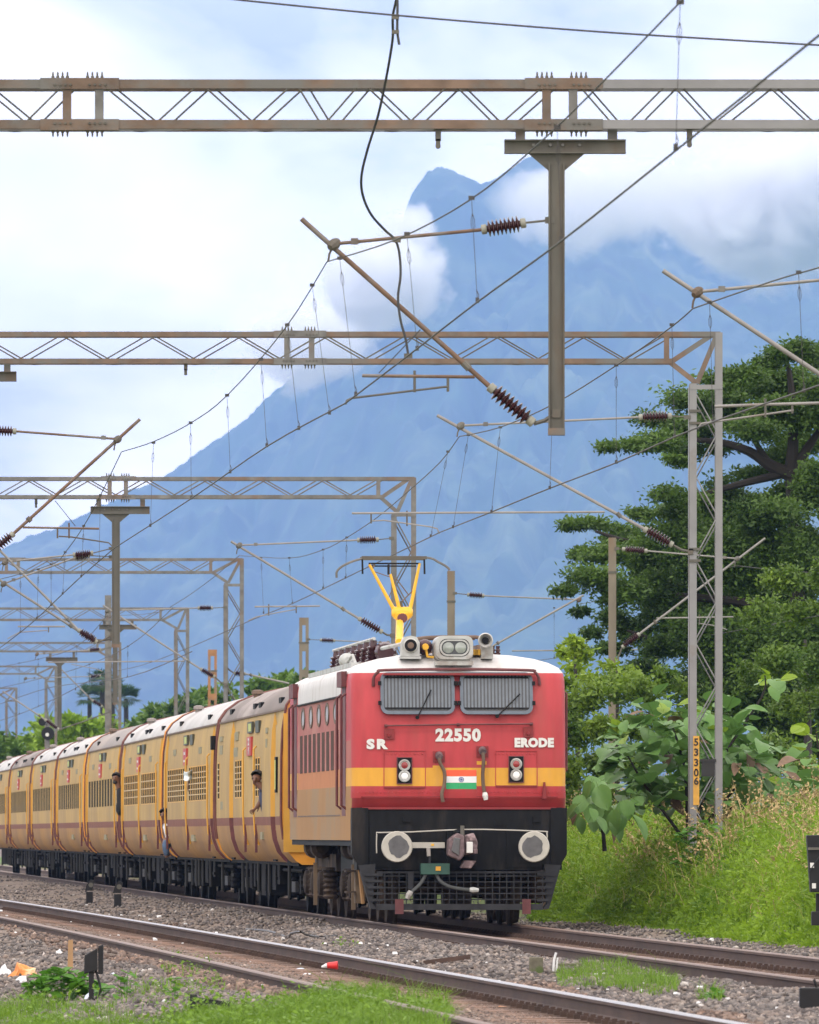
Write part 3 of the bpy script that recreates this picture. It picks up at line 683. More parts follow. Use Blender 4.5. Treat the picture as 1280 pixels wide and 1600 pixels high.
def cantilever(Y, label, stay=None, br=None, reg=None, steady=None, hang=None, vert=None, m=TUBEG, rs=1., R=.085, extra=None):
    """px description: stay = (post, insulator end, joint); br = (post clamp, insulator start, insulator end, tip)"""
    p = lambda q: at(q[0], q[1], Y)
    org = p(br[0]) if br else p(stay[0])
    t = thing('cantilever_bracket', label, 'bracket', tuple(org), group='cantilever brackets holding the overhead wires')
    P = lambda q: p(q)-org
    if stay:
        a, i0, i1, j = [P(q) for q in stay]
        MB().tube([a, i0], .012*rs, 6).box(a.x-.05, a.x+.05, a.y-.02, a.y+.02, a.z-.03, a.z+.03).build('stay_fitting', STEEL_D, t)
        insul(i0, i1, t, 8, R*.95); MB().tube([i1, lerp(i1, j, .5), j], .017*rs, 8).build('stay_tube', m, t, smooth=True)
        c = lerp(i1, j, .86); MB().box(c.x-.035, c.x+.035, c.y-.03, c.y+.03, c.z-.025, c.z+.035).build('tube_clip', STEEL, t)
    if br:
        a, i0, i1, tip = [P(q) for q in br]
        MB().tube([a, lerp(a, i0, .5)+Vector((0, 0, -.02)), i0], .022*rs, 6).box(a.x-.03, a.x+.05, a.y-.03, a.y+.03, a.z-.04, a.z+.04).build('base_fitting', STEEL_D, t)
        insul(i0, i1, t, 8, R); MB().tube([i1, tip], .025*rs, 10).build('bracket_tube', m, t, smooth=True)
        if stay:
            j = P(stay[3]); MB().lathe(j+Vector((-.04, -.05, -.04)), j+Vector((.04, .05, .03)), [(0, .03), (.3, .055), (.7, .055), (1, .03)], 8).tube([j, j+Vector((-.045, -.02, -.10)), j+Vector((-.055, -.02, -.17))], .011, 6).build('clevis', STEEL_D, t)
        c = lerp(i1, tip, .12); MB().lathe(c-Vector((.03, 0, -.03)), c+Vector((.03, 0, -.03)), [(0, .035), (1, .035)], 8).build('tube_collar', STEEL_D, t)
    if reg: MB().tube([P(q) for q in reg], .016*rs, 8).build('registration_tube', m, t, smooth=True)
    if steady: MB().tube([P(q) for q in steady], .012*rs, 6).build('steady_arm', m if m is TUBEG else STEEL_D, t)
    if vert:
        b = MB()
        for q0, q1 in vert: b.tube([P(q0), P(q1)], .013*rs, 6)
        b.build('drop_bracket', STEEL_D, t)
    if hang:
        b = MB()
        for q0, q1 in hang: b.tube([P(q0), P(q1)], .005*rs, 4)
        b.build('hanger_wire', WIRE, t)
    return t
cantilever(Y1+.1, 'nearest rusty cantilever tube hanging off the post in mid sky', stay=((860, 344), (822, 348), (752, 359), (522, 381)), br=((868, 646), (834, 662), (764, 603), (471, 342)), reg=[(742, 589), (655, 588), (566, 587)], steady=[(702, 604), (690, 605), (550, 622), (542, 626), (540, 632)], vert=[((700, 590), (700, 612)), ((648, 579), (648, 613))], hang=[((592, 583), (657, 515)), ((740, 588), (748, 584))], m=TUBEB)
cantilever(108., 'thick grey cantilever tube entering at the upper right edge', stay=((1455, 424), (1425, 426), (1360, 430), (1090, 456)), br=((1452, 694), (1430, 682), (1380, 650), (1036, 423)), reg=[(1117, 635), (1200, 632), (1420, 626)], steady=[(1240, 641), (1130, 657), (1096, 662), (1090, 670)], vert=[((1196, 623), (1196, 652)), ((1238, 630), (1238, 646))], m=TUBEG)
cantilever(Y2, 'rusty cantilever slanting up from the left picture edge', stay=((-42, 670), (-22, 672), (26, 674), (184, 686)), br=((-38, 885), (-18, 866), (22, 833), (219, 655)), reg=[(36, 824), (155, 826)], steady=[(92, 838), (112, 839), (170, 848), (178, 856)], vert=[((90, 825), (90, 841)), ((108, 817), (108, 841))], hang=[((86, 782), (118, 822))], m=TUBEB)
cantilever(Y2, 'grey cantilever reaching left from the lattice mast', stay=((1074, 652), (1050, 650), (998, 652), (720, 665)), br=((1078, 862), (1052, 852), (1006, 826), (683, 649)), reg=[(945, 800), (740, 801), (550, 802)], steady=[(582, 814), (600, 813), (672, 823), (683, 826), (687, 834)], vert=[((580, 801), (580, 818)), ((636, 798), (636, 822))])
cantilever(202.5, 'small grey cantilever left of the third gantry mast', stay=((612, 841), (592, 843), (558, 844), (374, 852)), br=((612, 993), (598, 988), (560, 966), (361, 846)), reg=[(500, 947), (398, 948)], steady=[(464, 952), (440, 956), (400, 964), (388, 970)], vert=[((463, 946), (463, 958)), ((420, 944), (420, 962))])
cantilever(202.6, 'upper of the two cantilevers left of the hanging post', stay=((174, 857), (146, 864), (114, 867), (8, 878)), br=((174, 992), (152, 1004), (122, 984), (-4, 856)), reg=[(28, 979), (102, 979)], steady=[(74, 985), (30, 988), (12, 998)], vert=[((76, 978), (76, 988))])
cantilever(202.9, 'lower of the two cantilevers left of the hanging post', stay=((174, 870), (140, 868), (116, 872), (6, 912)), br=((174, 998), (150, 1000), (126, 988), (-4, 904)))
cantilever(263.5, 'long thin cantilever above the second coach roof', stay=((352, 949), (333, 950), (309, 950), (168, 954)), br=((352, 1070), (336, 1058), (313, 1045), (161, 946)), reg=[(288, 1033), (75, 1035)], steady=[(112, 1038), (150, 1045), (160, 1049)])
cantilever(217., 'pale cantilever reaching right from the brown mast', stay=((964, 857), (972, 858), (1012, 861), (1152, 873)), br=((964, 1030), (972, 1012), (1000, 990), (1196, 841)), reg=[(1026, 966), (1146, 964)], steady=[(1092, 974), (1120, 978), (1136, 984)], vert=[((1093, 960), (1093, 976))])
cantilever(245., 'thin cantilever right of the mast behind the headlight', stay=((711, 927), (730, 929), (757, 931), (905, 937)), br=((711, 1044), (730, 1032), (760, 1015), (912, 930)), reg=[(800, 1017), (1000, 1015)])
cantilever(298., 'distant stay with a dark insulator beside the slotted mast', stay=((482, 999), (500, 1000), (524, 1001), (606, 1004)), br=((482, 1085), (500, 1072), (520, 1062), (600, 1012)))
cantilever(378., 'tiny cantilever over the middle coaches', stay=((172, 1056), (158, 1056), (140, 1057), (40, 1060)), br=((168, 1108), (160, 1104), (144, 1094), (96, 1046)))
cantilever(263.6, 'pale tube leaning over the first coach roof', br=((352, 1040), (366, 1052), (384, 1053), (452, 1068)))
cantilever(321.6, 'short cantilever low over the white coaches', stay=((172, 1012), (158, 1014), (138, 1016), (58, 1022)), br=((172, 1112), (92, 1140), (70, 1124), (4, 1080)))

# ------------------------------------------------------------------ overhead wires
def ydepth(x, xa, Ya, xb, Yb):
    return 1/(1/Ya+(1/Yb-1/Ya)*(x-xa)/(xb-xa))
def smooth(pts, n=5):
    out = []
    P = [pts[0]]+list(pts)+[pts[-1]]
    for i in range(1, len(P)-2):
        p0, p1, p2, p3 = [Vector(q) for q in P[i-1:i+3]]
        for k in range(n):
            t = k/n; out.append(.5*((2*p1)+(-p0+p2)*t+(2*p0-5*p1+4*p2-p3)*t*t+(-p0+3*p1-3*p2+p3)*t**3))
    out.append(Vector(P[-2])); return out
def line(label, ref, mess, cont, drops, r=.0065):
    t = thing('overhead_line', label, 'overhead wire', group='overhead wires above the tracks')
    D = lambda x: ydepth(x, *ref)
    for nm, lst, rr in (('messenger_wire', mess, r), ('contact_wire', cont, r*1.15)):
        for seg in lst:
            pts = [at(x, y, D(x)) for x, y in seg]
            MB().tube(smooth(pts, 4) if len(pts) > 2 else pts, rr, 6).build(nm, WIRE, t)
    for (xa, ya, xb, yb) in drops:
        a = at(xa, ya, D((xa+xb)/2)); b = at(xb, yb, D((xa+xb)/2)); d = (b-a).normalized()
        bb = MB().tube([a, b], r*.36, 4).box(a.x-.025, a.x+.025, a.y-.01, a.y+.01, a.z-.012, a.z+.02)
        q = a+d*.12; bb.tube([q, q+d*.05+Vector((.014, 0, 0)), q+d*.11+Vector((.014, 0, 0)), q+d*.15, q+d*.11-Vector((.014, 0, 0)), q+d*.05-Vector((.014, 0, 0)), q], r*.35, 4, cap=False)
        q = b-d*.09; bb.tube([q, q+d*.04+Vector((.014, 0, 0)), q+d*.09], r*.5, 4, cap=False).box(b.x-.015, b.x+.015, b.y-.012, b.y+.012, b.z-.012, b.z+.03)
        bb.build('dropper', WIRE, t)
line('thick overhead wires running diagonally across the whole picture', (540, 98.6, 170, 154.), [[(1600, -540), (1105, -40), (1066, 0), (940, 130), (838, 228), (735, 312), (620, 374), (511, 409)], [(511, 409), (445, 514), (355, 618), (298, 661), (240, 690), (190, 706)]], [[(1800, -370), (1330, 14), (1280, 55), (1060, 232), (877, 377), (746, 472), (640, 554), (540, 630)], [(540, 630), (418, 697), (299, 779), (178, 857)]],
     [(1063, 4, 1056, 232), (871, 200, 877, 376), (737, 310, 746, 471), (636, 366, 652, 546), (531, 404, 556, 617), (488, 446, 515, 646), (449, 508, 467, 670), (408, 562, 417, 697), (355, 618, 360, 738), (298, 661, 299, 779), (240, 692, 235, 822)])
line('overhead wires touching the pantograph of the red locomotive', (1088, 108., 685, 154.), [[(1800, 250), (1330, 402), (1280, 418), (1205, 440), (1083, 482)], [(1083, 482), (1045, 514), (963, 571), (864, 632), (780, 668), (718, 682)], [(718, 682), (688, 722), (640, 766), (590, 808), (542, 840), (505, 859), (452, 872), (374, 868)], [(374, 868), (330, 905), (280, 940), (240, 958), (168, 962)]],
     [[(1800, 412), (1330, 585), (1280, 602), (1088, 669), (963, 723), (859, 763), (768, 800), (687, 832)], [(687, 832), (600, 874), (540, 903), (457, 943), (388, 971), (300, 1010), (220, 1040), (160, 1052)]],
     [(1248, 426, 1256, 611), (1109, 473, 1114, 660), (1050, 508, 1054, 683), (963, 571, 963, 723), (864, 632, 859, 763), (782, 668, 768, 800), (732, 680, 708, 824), (700, 706, 673, 838), (542, 840, 540, 903), (505, 859, 505, 919), (452, 872, 457, 943), (408, 872, 412, 958)], r=.0075)
line('overhead wires descending into the left picture edge', (190, 154., 10, 202.), [[(190, 706), (157, 774), (131, 822), (102, 863), (80, 882), (0, 905), (-40, 912)]], [[(178, 857), (128, 900), (98, 928), (49, 974), (0, 1012), (-30, 1030)]],
     [(157, 774, 155, 876), (131, 822, 127, 901), (102, 863, 98, 928), (80, 882, 80, 946), (60, 890, 58, 966), (32, 897, 32, 988)], r=.0075)
line('faint overhead wires of the far track beside the big tree', (1150, 217., 905, 245.), [[(1330, 898), (1230, 892), (1152, 884)], [(1152, 884), (1060, 905), (980, 930), (905, 944)]], [[(1330, 952), (1280, 962), (1136, 988), (1040, 1002), (900, 1024), (770, 1040)]], [(1040, 908, 1040, 1002), (960, 935, 960, 1014), (866, 950, 866, 1028)], r=.007)
line('distant overhead wires above the last coaches', (200, 263., 10, 360.), [[(168, 962), (120, 1010), (60, 1030), (0, 1042)], [(270, 950), (200, 1010), (110, 1048), (0, 1075)]], [[(160, 1052), (90, 1090), (30, 1116), (-20, 1132)], [(300, 1018), (200, 1058), (80, 1074), (0, 1100)]], [(120, 1010, 118, 1078), (60, 1030, 60, 1104), (30, 1036, 30, 1116), (200, 1010, 199, 1058), (140, 1038, 140, 1066)], r=.009)
MB().tube(smooth([at(330, -6, 86), at(375, 0, 86), at(620, 24, 86), at(900, 47, 86), at(1100, 60, 86), at(1340, 74, 86)], 4), .009, 6).build('feeder_wire', WIRE)
tag(bpy.data.objects['feeder_wire'], 'single wire crossing high above the nearest gantry', 'feeder wire')
j = thing('jumper_cable', 'wavy black jumper cable hanging down to the contact wire', 'cable')
pj = [(622, -30), (619, 0), (614, 25), (614, 55), (611, 80), (603, 125), (591, 180), (574, 235), (565, 275), (567, 305), (580, 335), (602, 360), (617, 374), (624, 395), (626, 430), (622, 465), (626, 500), (634, 530), (638, 555)]
MB().tube(smooth([at(x, y, 98.2 if y > 360 else 98.2-.004*(360-y)) for x, y in pj], 5), .0125, 8).build('cable', BLACKR, j, smooth=True)
MB().tube(smooth([at(x, y, 96.75) for x, y in [(618, -30), (621, 0), (621, 30), (621, 50), (624, 70)]], 4), .0125, 8).build('cable', BLACKR, j, smooth=True)
for y in (27, 50): q = at(618, y, 96.72); MB().box(q.x-.035, q.x+.035, q.y-.02, q.y+.02, q.z-.018, q.z+.018).build('cable_clamp', STEEL_D, j)
for x, y in ((620, 375), (638, 556)): q = at(x, y, 98.15); MB().box(q.x-.04, q.x+.04, q.y-.025, q.y+.025, q.z-.022, q.z+.022).build('cable_clamp', STEEL_D, j)
# ------------------------------------------------------------------ locomotive
RED = mat('loco_red', (.40, .040, .047), .5, var=.12, scale=3.5, col2=(.33, .060, .052), thresh=(.46, .8), stretch=(2.2, 1, .45), spec=.35, bump=.05, detail=8)
REDD = mat('loco_dark_red', (.20, .012, .014), .45, var=.15, scale=3)
MAROON = mat('maroon_oxide', (.115, .030, .032), .6, var=.3, scale=6)
WHITE = mat('roof_white', (.56, .55, .545), .6, var=.07, scale=3.5, col2=(.36, .33, .30), thresh=(.52, .76), stretch=(1.5, 1.5, .6), detail=8)
PINK = mat('loco_side_faded', (.36, .135, .12), .65, spec=.12, var=.10, scale=2, col2=(.42, .2, .17), stretch=(1, .3, 1))
PEACH = mat('loco_side_orange', (.45, .19, .085), .65, spec=.12, var=.08, scale=2)
TAN = mat('loco_side_dusty', (.34, .20, .095), .75, spec=.12, var=.05, scale=1.2, col2=(.30, .21, .125))
YELL = mat('stripe_yellow', (.62, .31, .025), .5, var=.08, scale=4, col2=(.50, .26, .06), thresh=(.5, .75), stretch=(2, 1, .5))
BLACKB = mat('underframe_black', (.0075, .008, .009), .65, var=.25, scale=5, col2=(.026, .022, .019), thresh=(.5, .68), stretch=(2, 2, .5), spec=.15, detail=8)
GREYB = mat('guard_grey', (.030, .031, .035), .6, var=.25, scale=8, spec=.2)
BOGIE = mat('bogie_dust', (.034, .025, .020), .85, var=.35, scale=5, col2=(.10, .072, .052), thresh=(.5, .62), spec=.2)
CREAMM = mat('sand_pipe_cream', (.15, .105, .065), .8, var=.15, scale=4)
GLASS = mat('windscreen_glass', (.035, .04, .045), .12, var=.1, scale=2, spec=.6)
GRILL = mat('window_grille', (.13, .15, .175), .4, metal=.3, var=.12, scale=10)
FRAMEB = mat('window_frame_blue', (.10, .125, .16), .45, var=.15, scale=8)
LWHITE = mat('lettering_white', (.62, .62, .60), .5, var=.03)
GREYP = mat('grey_paint', (.42, .43, .42), .55, var=.12, scale=8, col2=(.3, .28, .26))
LENS = mat('lamp_lens', (.26, .29, .27), .1, var=.2, scale=14, spec=.8)
HORNM = mat('horn_metal', (.50, .50, .48), .4, metal=.3, var=.1)
YARM = mat('pantograph_yellow', (.78, .43, .03), .45, var=.1, scale=6)
BROWNP = mat('roof_pipe_brown', (.13, .085, .06), .7, var=.25, scale=4)
GREEN_D = mat('green_box', (.02, .075, .055), .5, var=.15)
HOSE = mat('rubber_hose', (.05, .055, .055), .6, var=.2)
BUFW = mat('buffer_white', (.42, .405, .36), .5, var=.08, scale=8)
BUFG = mat('buffer_grease', (.10, .10, .105), .4, metal=.3, var=.2, scale=10)
COUP = mat('coupler_purple', (.12, .08, .085), .6, var=.45, scale=14, col2=(.30, .22, .225), thresh=(.52, .62))

LX, LY = .727-.02, 147.0
loco = thing('electric_locomotive', 'red electric locomotive with yellow stripe, number 22550 and a national flag on its nose', 'locomotive', (LX, LY, 0), TH)
LEN = 16.35
def lp(px, py, dy=0):      # local coordinates of a point seen on the nose
    return Vector(((px-718)/110., dy, EYE+(HZ-py)/110.))
def loco_body():
    HWm = 1.53
    # (z, half width, front setback)
    lev = [(1.20, HWm, .10), (1.44, HWm, .10), (1.66, HWm+.005, .06), (1.80, HWm+.005, .0), (1.97, HWm, .0), (2.23, HWm, .0), (2.62, HWm, .01), (2.95, HWm, .04), (3.27, HWm, .10), (3.47, HWm-.003, .15), (3.58, HWm-.02, .18),
           (3.66, HWm-.08, .26), (3.73, HWm-.22, .36), (3.79, HWm-.42, .50), (3.84, HWm-.72, .68), (3.865, HWm-1.05, .85), (3.875, HWm-1.35, 1.0)]
    ysd = [2.6, 2.75, 7.0, 12.0, LEN-2.75, LEN-2.6]
    r = .22
    rings = []
    for z, hw, fs in lev:
        rr = min(r, hw*.5); pts = []
        side = [fs+rr]+[max(y, fs+rr+.01) for y in ysd]+[LEN-fs-rr]
        L_ = [(-hw, y) for y in side]
        # left side from back to front, corner, front, corner, right side front to back, corner, back
        ring = [(-hw, y) for y in reversed(side)]
        for a in (22, 45, 68): ring.append((-hw+rr-rr*math.cos(math.radians(a)), fs+rr-rr*math.sin(math.radians(a))))
        ring += [(-hw+rr, fs), (-hw*.4, fs-.0), (0, fs-.02), (hw*.4, fs), (hw-rr, fs)]
        for a in (68, 45, 22): ring.append((hw-rr+rr*math.cos(math.radians(a)), fs+rr-rr*math.sin(math.radians(a))))
        ring += [(hw, y) for y in side]
        for a in (22, 45, 68): ring.append((hw-rr+rr*math.cos(math.radians(a)), LEN-fs-rr+rr*math.sin(math.radians(a))))
        ring += [(hw-rr, LEN-fs), (0, LEN-fs), (-hw+rr, LEN-fs)]
        for a in (68, 45, 22): ring.append((-hw+rr-rr*math.cos(math.radians(a)), LEN-fs-rr+rr*math.sin(math.radians(a))))
        rings.append([(x, y, z) for x, y in ring])
    n = len(rings[0]); b = MB(); mats = [RED, YELL, REDD, WHITE, PINK, PEACH, TAN, BLACKB]
    for rg_ in rings: b.v += rg_
    for i in range(len(rings)-1):
        za, zb = lev[i][0], lev[i+1][0]; zm = (za+zb)/2
        for j in range(n):
            q = (j+1) % n; p0, p1 = rings[i][j], rings[i][q]; ym = (p0[1]+p1[1])/2; xm = (p0[0]+p1[0])/2
            front = ym < .9 and not (abs(xm) > 1.49 and ym > .2)
            side_mid = 2.6 < ym < LEN-2.6
            if zm > 3.58 or (side_mid and zm > 3.27): k = 3
            elif front: k = 7 if zm < 1.66 and abs(xm) < 1.5 else (2 if zm < 1.8 else (1 if 1.97 < zm < 2.23 else 0))
            elif side_mid: k = 4 if zm > 2.2 else (5 if zm > 1.9 else 6)
            else: k = 0 if zm > 2.7 else (4 if zm > 2.23 else (1 if zm > 1.97 else 6))
            if k == 7 and zm < 1.5: k = 7
            b.f.append((i*n+j, i*n+q, (i+1)*n+q, (i+1)*n+j)); b.mi.append(k)
    b.f.append(tuple(range(n))); b.mi.append(7); b.f.append(tuple((len(rings)-1)*n+j for j in range(n))); b.mi.append(3)
    o = b.build('body_shell', mats, loco, smooth=True)
    return o
loco_body()
PIN = []
def part(mb, name, m, parent=None, **k): return mb.build(name, m, parent or loco, **k)
# windscreen gutter arch
g = [lp(584, 1072, .12), lp(585, 1058, .10), lp(592, 1050, .09), lp(603, 1047, .09), lp(720, 1045.5, .09), lp(826, 1047, .09), lp(837, 1050, .09), lp(843, 1058, .10), lp(845, 1070, .12)]
part(MB().tube(smooth(g, 4), .022, 6), 'gutter', MAROON, smooth=True)
part(MB().box(-1.08, 1.08, -.005, .12, 3.545, 3.575), 'visor', REDD)
def rrect(cx, cz, w, h, r, n=5):
    out = []
    for sx, sz, a0 in ((1, 1, 0), (-1, 1, 90), (-1, -1, 180), (1, -1, 270)):
        for k in range(n+1):
            a = math.radians(a0+90*k/n); out.append((cx+sx*(w/2-r)+r*math.cos(a), cz+sz*(h/2-r)+r*math.sin(a)))
    return out
def slant(o, z0=2.95, k=.20):       # follow the rake of the windscreen
    for v in o.data.vertices: v.co.y += (v.co.z-z0)*k
def ring_frame(outer, inner, y0, y1):
    b = MB(); n = len(outer)
    for y in (y0, y1): b.v += [(p[0], y, p[1]) for p in outer]+[(p[0], y, p[1]) for p in inner]
    for i in range(n):
        j = (i+1) % n
        b.f += [(i, j, n+j, n+i), (2*n+i, 2*n+n+i, 2*n+n+j, 2*n+j), (i, 2*n+i, 2*n+j, j), (n+i, n+j, 3*n+j, 3*n+i)]; b.mi += [0]*4
    return b
for cx_, wid, wip0, wip1 in ((653, 116, (672, 1108), (670, 1060)), (776.5, 114, (778, 1118), (812, 1084))):
    c = lp(cx_, 1083); w, h = wid/110., 66/110.
    f = part(ring_frame(rrect(c.x, c.z, w, h, .11), rrect(c.x, c.z, w-.09, h-.09, .075), -.05, .05), 'windscreen_frame', FRAMEB); slant(f)
    gl = MB().prism(rrect(c.x, c.z, w-.07, h-.07, .08), 'y', -.03, .0).build('glass', GLASS, f); slant(gl)
    nb = 19; x0 = c.x-w/2+.075; x1 = c.x+w/2-.075
    for k in range(nb):
        x = x0+(x1-x0)*k/(nb-1); o = MB().box(x-.0135, x+.0135, -.035, -.015, c.z-h/2+.07, c.z+h/2-.05).build('grille_bar', GRILL, f); slant(o)
    for zz in (c.z+h/2-.075, c.z-h/2+.085): o = MB().box(x0-.03, x1+.03, -.045, -.034, zz-.012, zz+.012).build('grille_rail', BLACKB, f); slant(o)
    for sx in (-1, 1):
        for sz in (-.14, .14): 
            o = MB().box(c.x+sx*(w/2+.012)-.022, c.x+sx*(w/2+.012)+.022, -.06, .0, c.z+sz-.03, c.z+sz+.03).build('hinge', BLACKB, f); slant(o)
a, b_ = lp(650, 1121, -.06), lp(674, 1080, .0)
def wiper(p0, p1):
    a = lp(*p0); b_ = lp(*p1); a.y = -.07+(a.z-2.95)*.2; b_.y = -.07+(b_.z-2.95)*.2
    d = (b_-a).normalized()
    o = part(MB().tube([a, b_], .009, 5).lathe(a+Vector((0, .03, 0)), a-Vector((0, .03, 0)), [(0, .03), (1, .028)], 8), 'wiper', BLACKB)
    m_ = a+(b_-a)*.55; MB().bar(m_, b_, .022, .012).build('wiper_blade', BLACKB, o)
wiper((652, 1121), (674, 1078)); wiper((777, 1119), (813, 1084))
# hand rail, its pads, seams and plates
part(MB().tube([lp(602, 1134, -.045), lp(716, 1132, -.05), lp(832, 1131, -.045)], .013, 6), 'handrail', MAROON)
for x, y in ((603, 1134), (716, 1132), (831, 1131)): part(MB().box(*(lambda q: (q.x-.02, q.x+.02, -.045, .02, q.z-.02, q.z+.02))(lp(x, y))), 'handrail_bracket', MAROON)
for x, y in ((608, 1147), (826, 1144)): q = lp(x, y); part(MB().box(q.x-.07, q.x+.07, -.014, .05, q.z-.075, q.z+.075).lathe((q.x, -.012, q.z-.02), (q.x, -.05, q.z-.02), [(0, .028), (1, .02)], 8), 'socket_plate', REDD)
def seam_rect(x0, y0, x1, y1):
    a = lp(x0, y0); c = lp(x1, y1); 
    for (p, q) in (((a.x, a.z), (c.x, a.z)), ((c.x, a.z), (c.x, c.z)), ((a.x, a.z), (a.x, c.z))):
        part(MB().box(min(p[0], q[0])-.005, max(p[0], q[0])+.005, -.009, .03, min(p[1], q[1])-.005, max(p[1], q[1])+.005), 'panel_seam', RED)
    part(MB().box(a.x, c.x, -.022, .03, c.z-.012, c.z+.008), 'step_ledge', REDD)
seam_rect(600, 1173, 665, 1230); seam_rect(775, 1173, 840, 1228)
q = lp(716, 1149.5); text('22550', .235, LWHITE, loco, (q.x, -.012+.04, q.z), bold=.012, name='running_number', sx=1.0).location.y = -.012
for s_, x, y, sz, sx in (('S', 579, 1163.5, .18, 1.25), ('R', 596, 1163.5, .18, 1.25), ('ERODE', 835, 1161, .165, 1.0)):
    q = lp(x, y); text(s_, sz, LWHITE, loco, (q.x, -.014, q.z), bold=.011, name='lettering', sx=sx)
for (xa, xb, yy) in ((553, 883, 1238), (600, 665, 1178), (775, 840, 1178)):
    rv = MB(); x = xa
    while x <= xb: q = lp(x, yy); rv.lathe((q.x, -.006, q.z), (q.x, -.016, q.z), [(0, .010), (1, .007)], 5); x += 6
    tag(part(rv, 'rivets', RED), kind='stuff')
for x in (690, 742): q0, q1 = lp(x, 1190), lp(x, 1240); part(MB().box(q0.x-.004, q0.x+.004, -.004, .02, q1.z, q0.z), 'panel_seam', REDD)
part(MB().box(-1.40, 1.40, -.012, .02, 1.812, 1.824), 'panel_seam', REDD)
for x, z in ((-1.2, .95), (-.75, 1.5), (.55, 1.45), (1.1, 1.5), (.9, .92), (-.35, .95)): part(MB().box(x-.05, x+.05, -.05, -.02, z-.04, z+.04), 'headstock_bracket', BLACKB)
for s in (-1, 1): part(MB().box(s*.97-.30, s*.97+.30, -.035, -.02, .82, 1.42), 'buffer_plate', BLACKB)
# flag painted on the nose
q0, q1 = lp(697, 1203), lp(745, 1233)
fl = part(MB().box(q0.x, q1.x, -.016, .0, q1.z, q0.z), 'flag_plate', GREYP)
SAF = mat('flag_saffron', (.78, .10, .035), .5, var=.05); FW = mat('flag_white', (.72, .74, .76), .5, var=.04); FG = mat('flag_green', (.02, .33, .12), .5, var=.05); NAVY = mat('flag_navy', (.05, .08, .3), .5)
h3 = (q0.z-q1.z)/3
for k, mm in enumerate((FG, FW, SAF)): MB().box(q0.x+.002, q1.x-.002, -.020, -.0155, q1.z+h3*k+.001, q1.z+h3*(k+1)-.001).build('flag_band', mm, fl)
cx_, cz_ = (q0.x+q1.x)/2, (q0.z+q1.z)/2
wh = ring_frame([(cx_+.036*math.cos(t*math.pi/10), cz_+.036*math.sin(t*math.pi/10)) for t in range(20)], [(cx_+.029*math.cos(t*math.pi/10), cz_+.029*math.sin(t*math.pi/10)) for t in range(20)], -.024, -.019)
for t in range(12): a = t*math.pi/6; wh.bar((cx_, -.022, cz_), (cx_+.03*math.cos(a), -.022, cz_+.03*math.sin(a)), .003, .003)
wh.build('flag_wheel', NAVY, fl)
# marker lamps
REDL = mat('lamp_red', (.25, .03, .03), .2, var=.1, spec=.6); WLIT = mat('lamp_white', (.85, .85, .85), .2, var=.05)
for x in (632, 807):
    q = lp(x, 1204 if x < 700 else 1202); f = part(MB().box(q.x-.10, q.x+.10, -.03, .03, q.z-.18, q.z+.18), 'marker_lamp', BLACKB)
    MB().box(q.x-.11, q.x-.10, -.035, .02, q.z-.19, q.z+.19).box(q.x+.10, q.x+.11, -.035, .02, q.z-.19, q.z+.19).box(q.x-.10, q.x+.10, -.035, .02, q.z-.19, q.z-.18).box(q.x-.10, q.x+.10, -.035, .02, q.z+.18, q.z+.19).build('lamp_surround', MAROON, f)
    for dz, mm in ((.075, REDL), (-.08, WLIT)):
        MB().lathe((q.x, -.03, q.z+dz), (q.x, -.06, q.z+dz), [(0, .085), (.8, .083), (1, .066), (.7, .060)], 20).build('lamp_ring', GREYP, f, smooth=True)
        MB().lathe((q.x, -.045, q.z+dz), (q.x, -.064, q.z+dz), [(0, .052), (.6, .045), (1, .02)], 14).build('lens', mm, f, smooth=True)
# nose hoses
def hose(pts, r, m, name='hose'): return part(MB().tube(smooth(pts, 5), r, 8), name, m, smooth=True)
for px_, py_, end, c2_ in ((686, 1182, 1255, MAROON), (754, 1174, 1246, MAROON)):
    q = lp(px_, py_); part(MB().box(q.x-.085, q.x+.085, -.02, .03, q.z-.085, q.z+.075), 'socket_box', REDD)
    part(MB().lathe((q.x-.0, -.02, q.z+.02), (q.x, -.13, q.z-.01), [(0, .055), (.5, .06), (1, .045)], 10), 'socket', COUP, smooth=True)
hose([lp(686, 1184, -.12), lp(687, 1192, -.12), lp(694, 1207, -.10), lp(694, 1225, -.09), lp(690, 1240, -.08), lp(692, 1253, -.07)], .026, BROWNP)
hose([lp(754, 1176, -.12), lp(755, 1190, -.12), lp(754, 1210, -.10), lp(755, 1228, -.09), lp(757, 1240, -.09)], .026, BROWNP)
part(MB().lathe(lp(757, 1238, -.10), lp(759, 1250, -.10), [(0, .03), (.4, .042), (1, .03)], 8), 'hose_coupling', LWHITE)
for x, y in ((684, 1199), (753, 1192)): q = lp(x, y); part(MB().box(q.x-.07, q.x+.07, -.012, .01, q.z-.025, q.z+.025), 'small_label', YELL)
part(MB().prism([(lp(851, 0).x-.03, lp(0, 1248).z), (lp(851, 0).x+.03, lp(0, 1248).z), (lp(851, 0).x+.012, lp(0, 1222).z), (lp(851, 0).x-.012, lp(0, 1222).z)], 'y', -.07, .02), 'lamp_iron', REDD)
for px_, z0 in ((549, 1.6), (884.5, 1.6)): pass
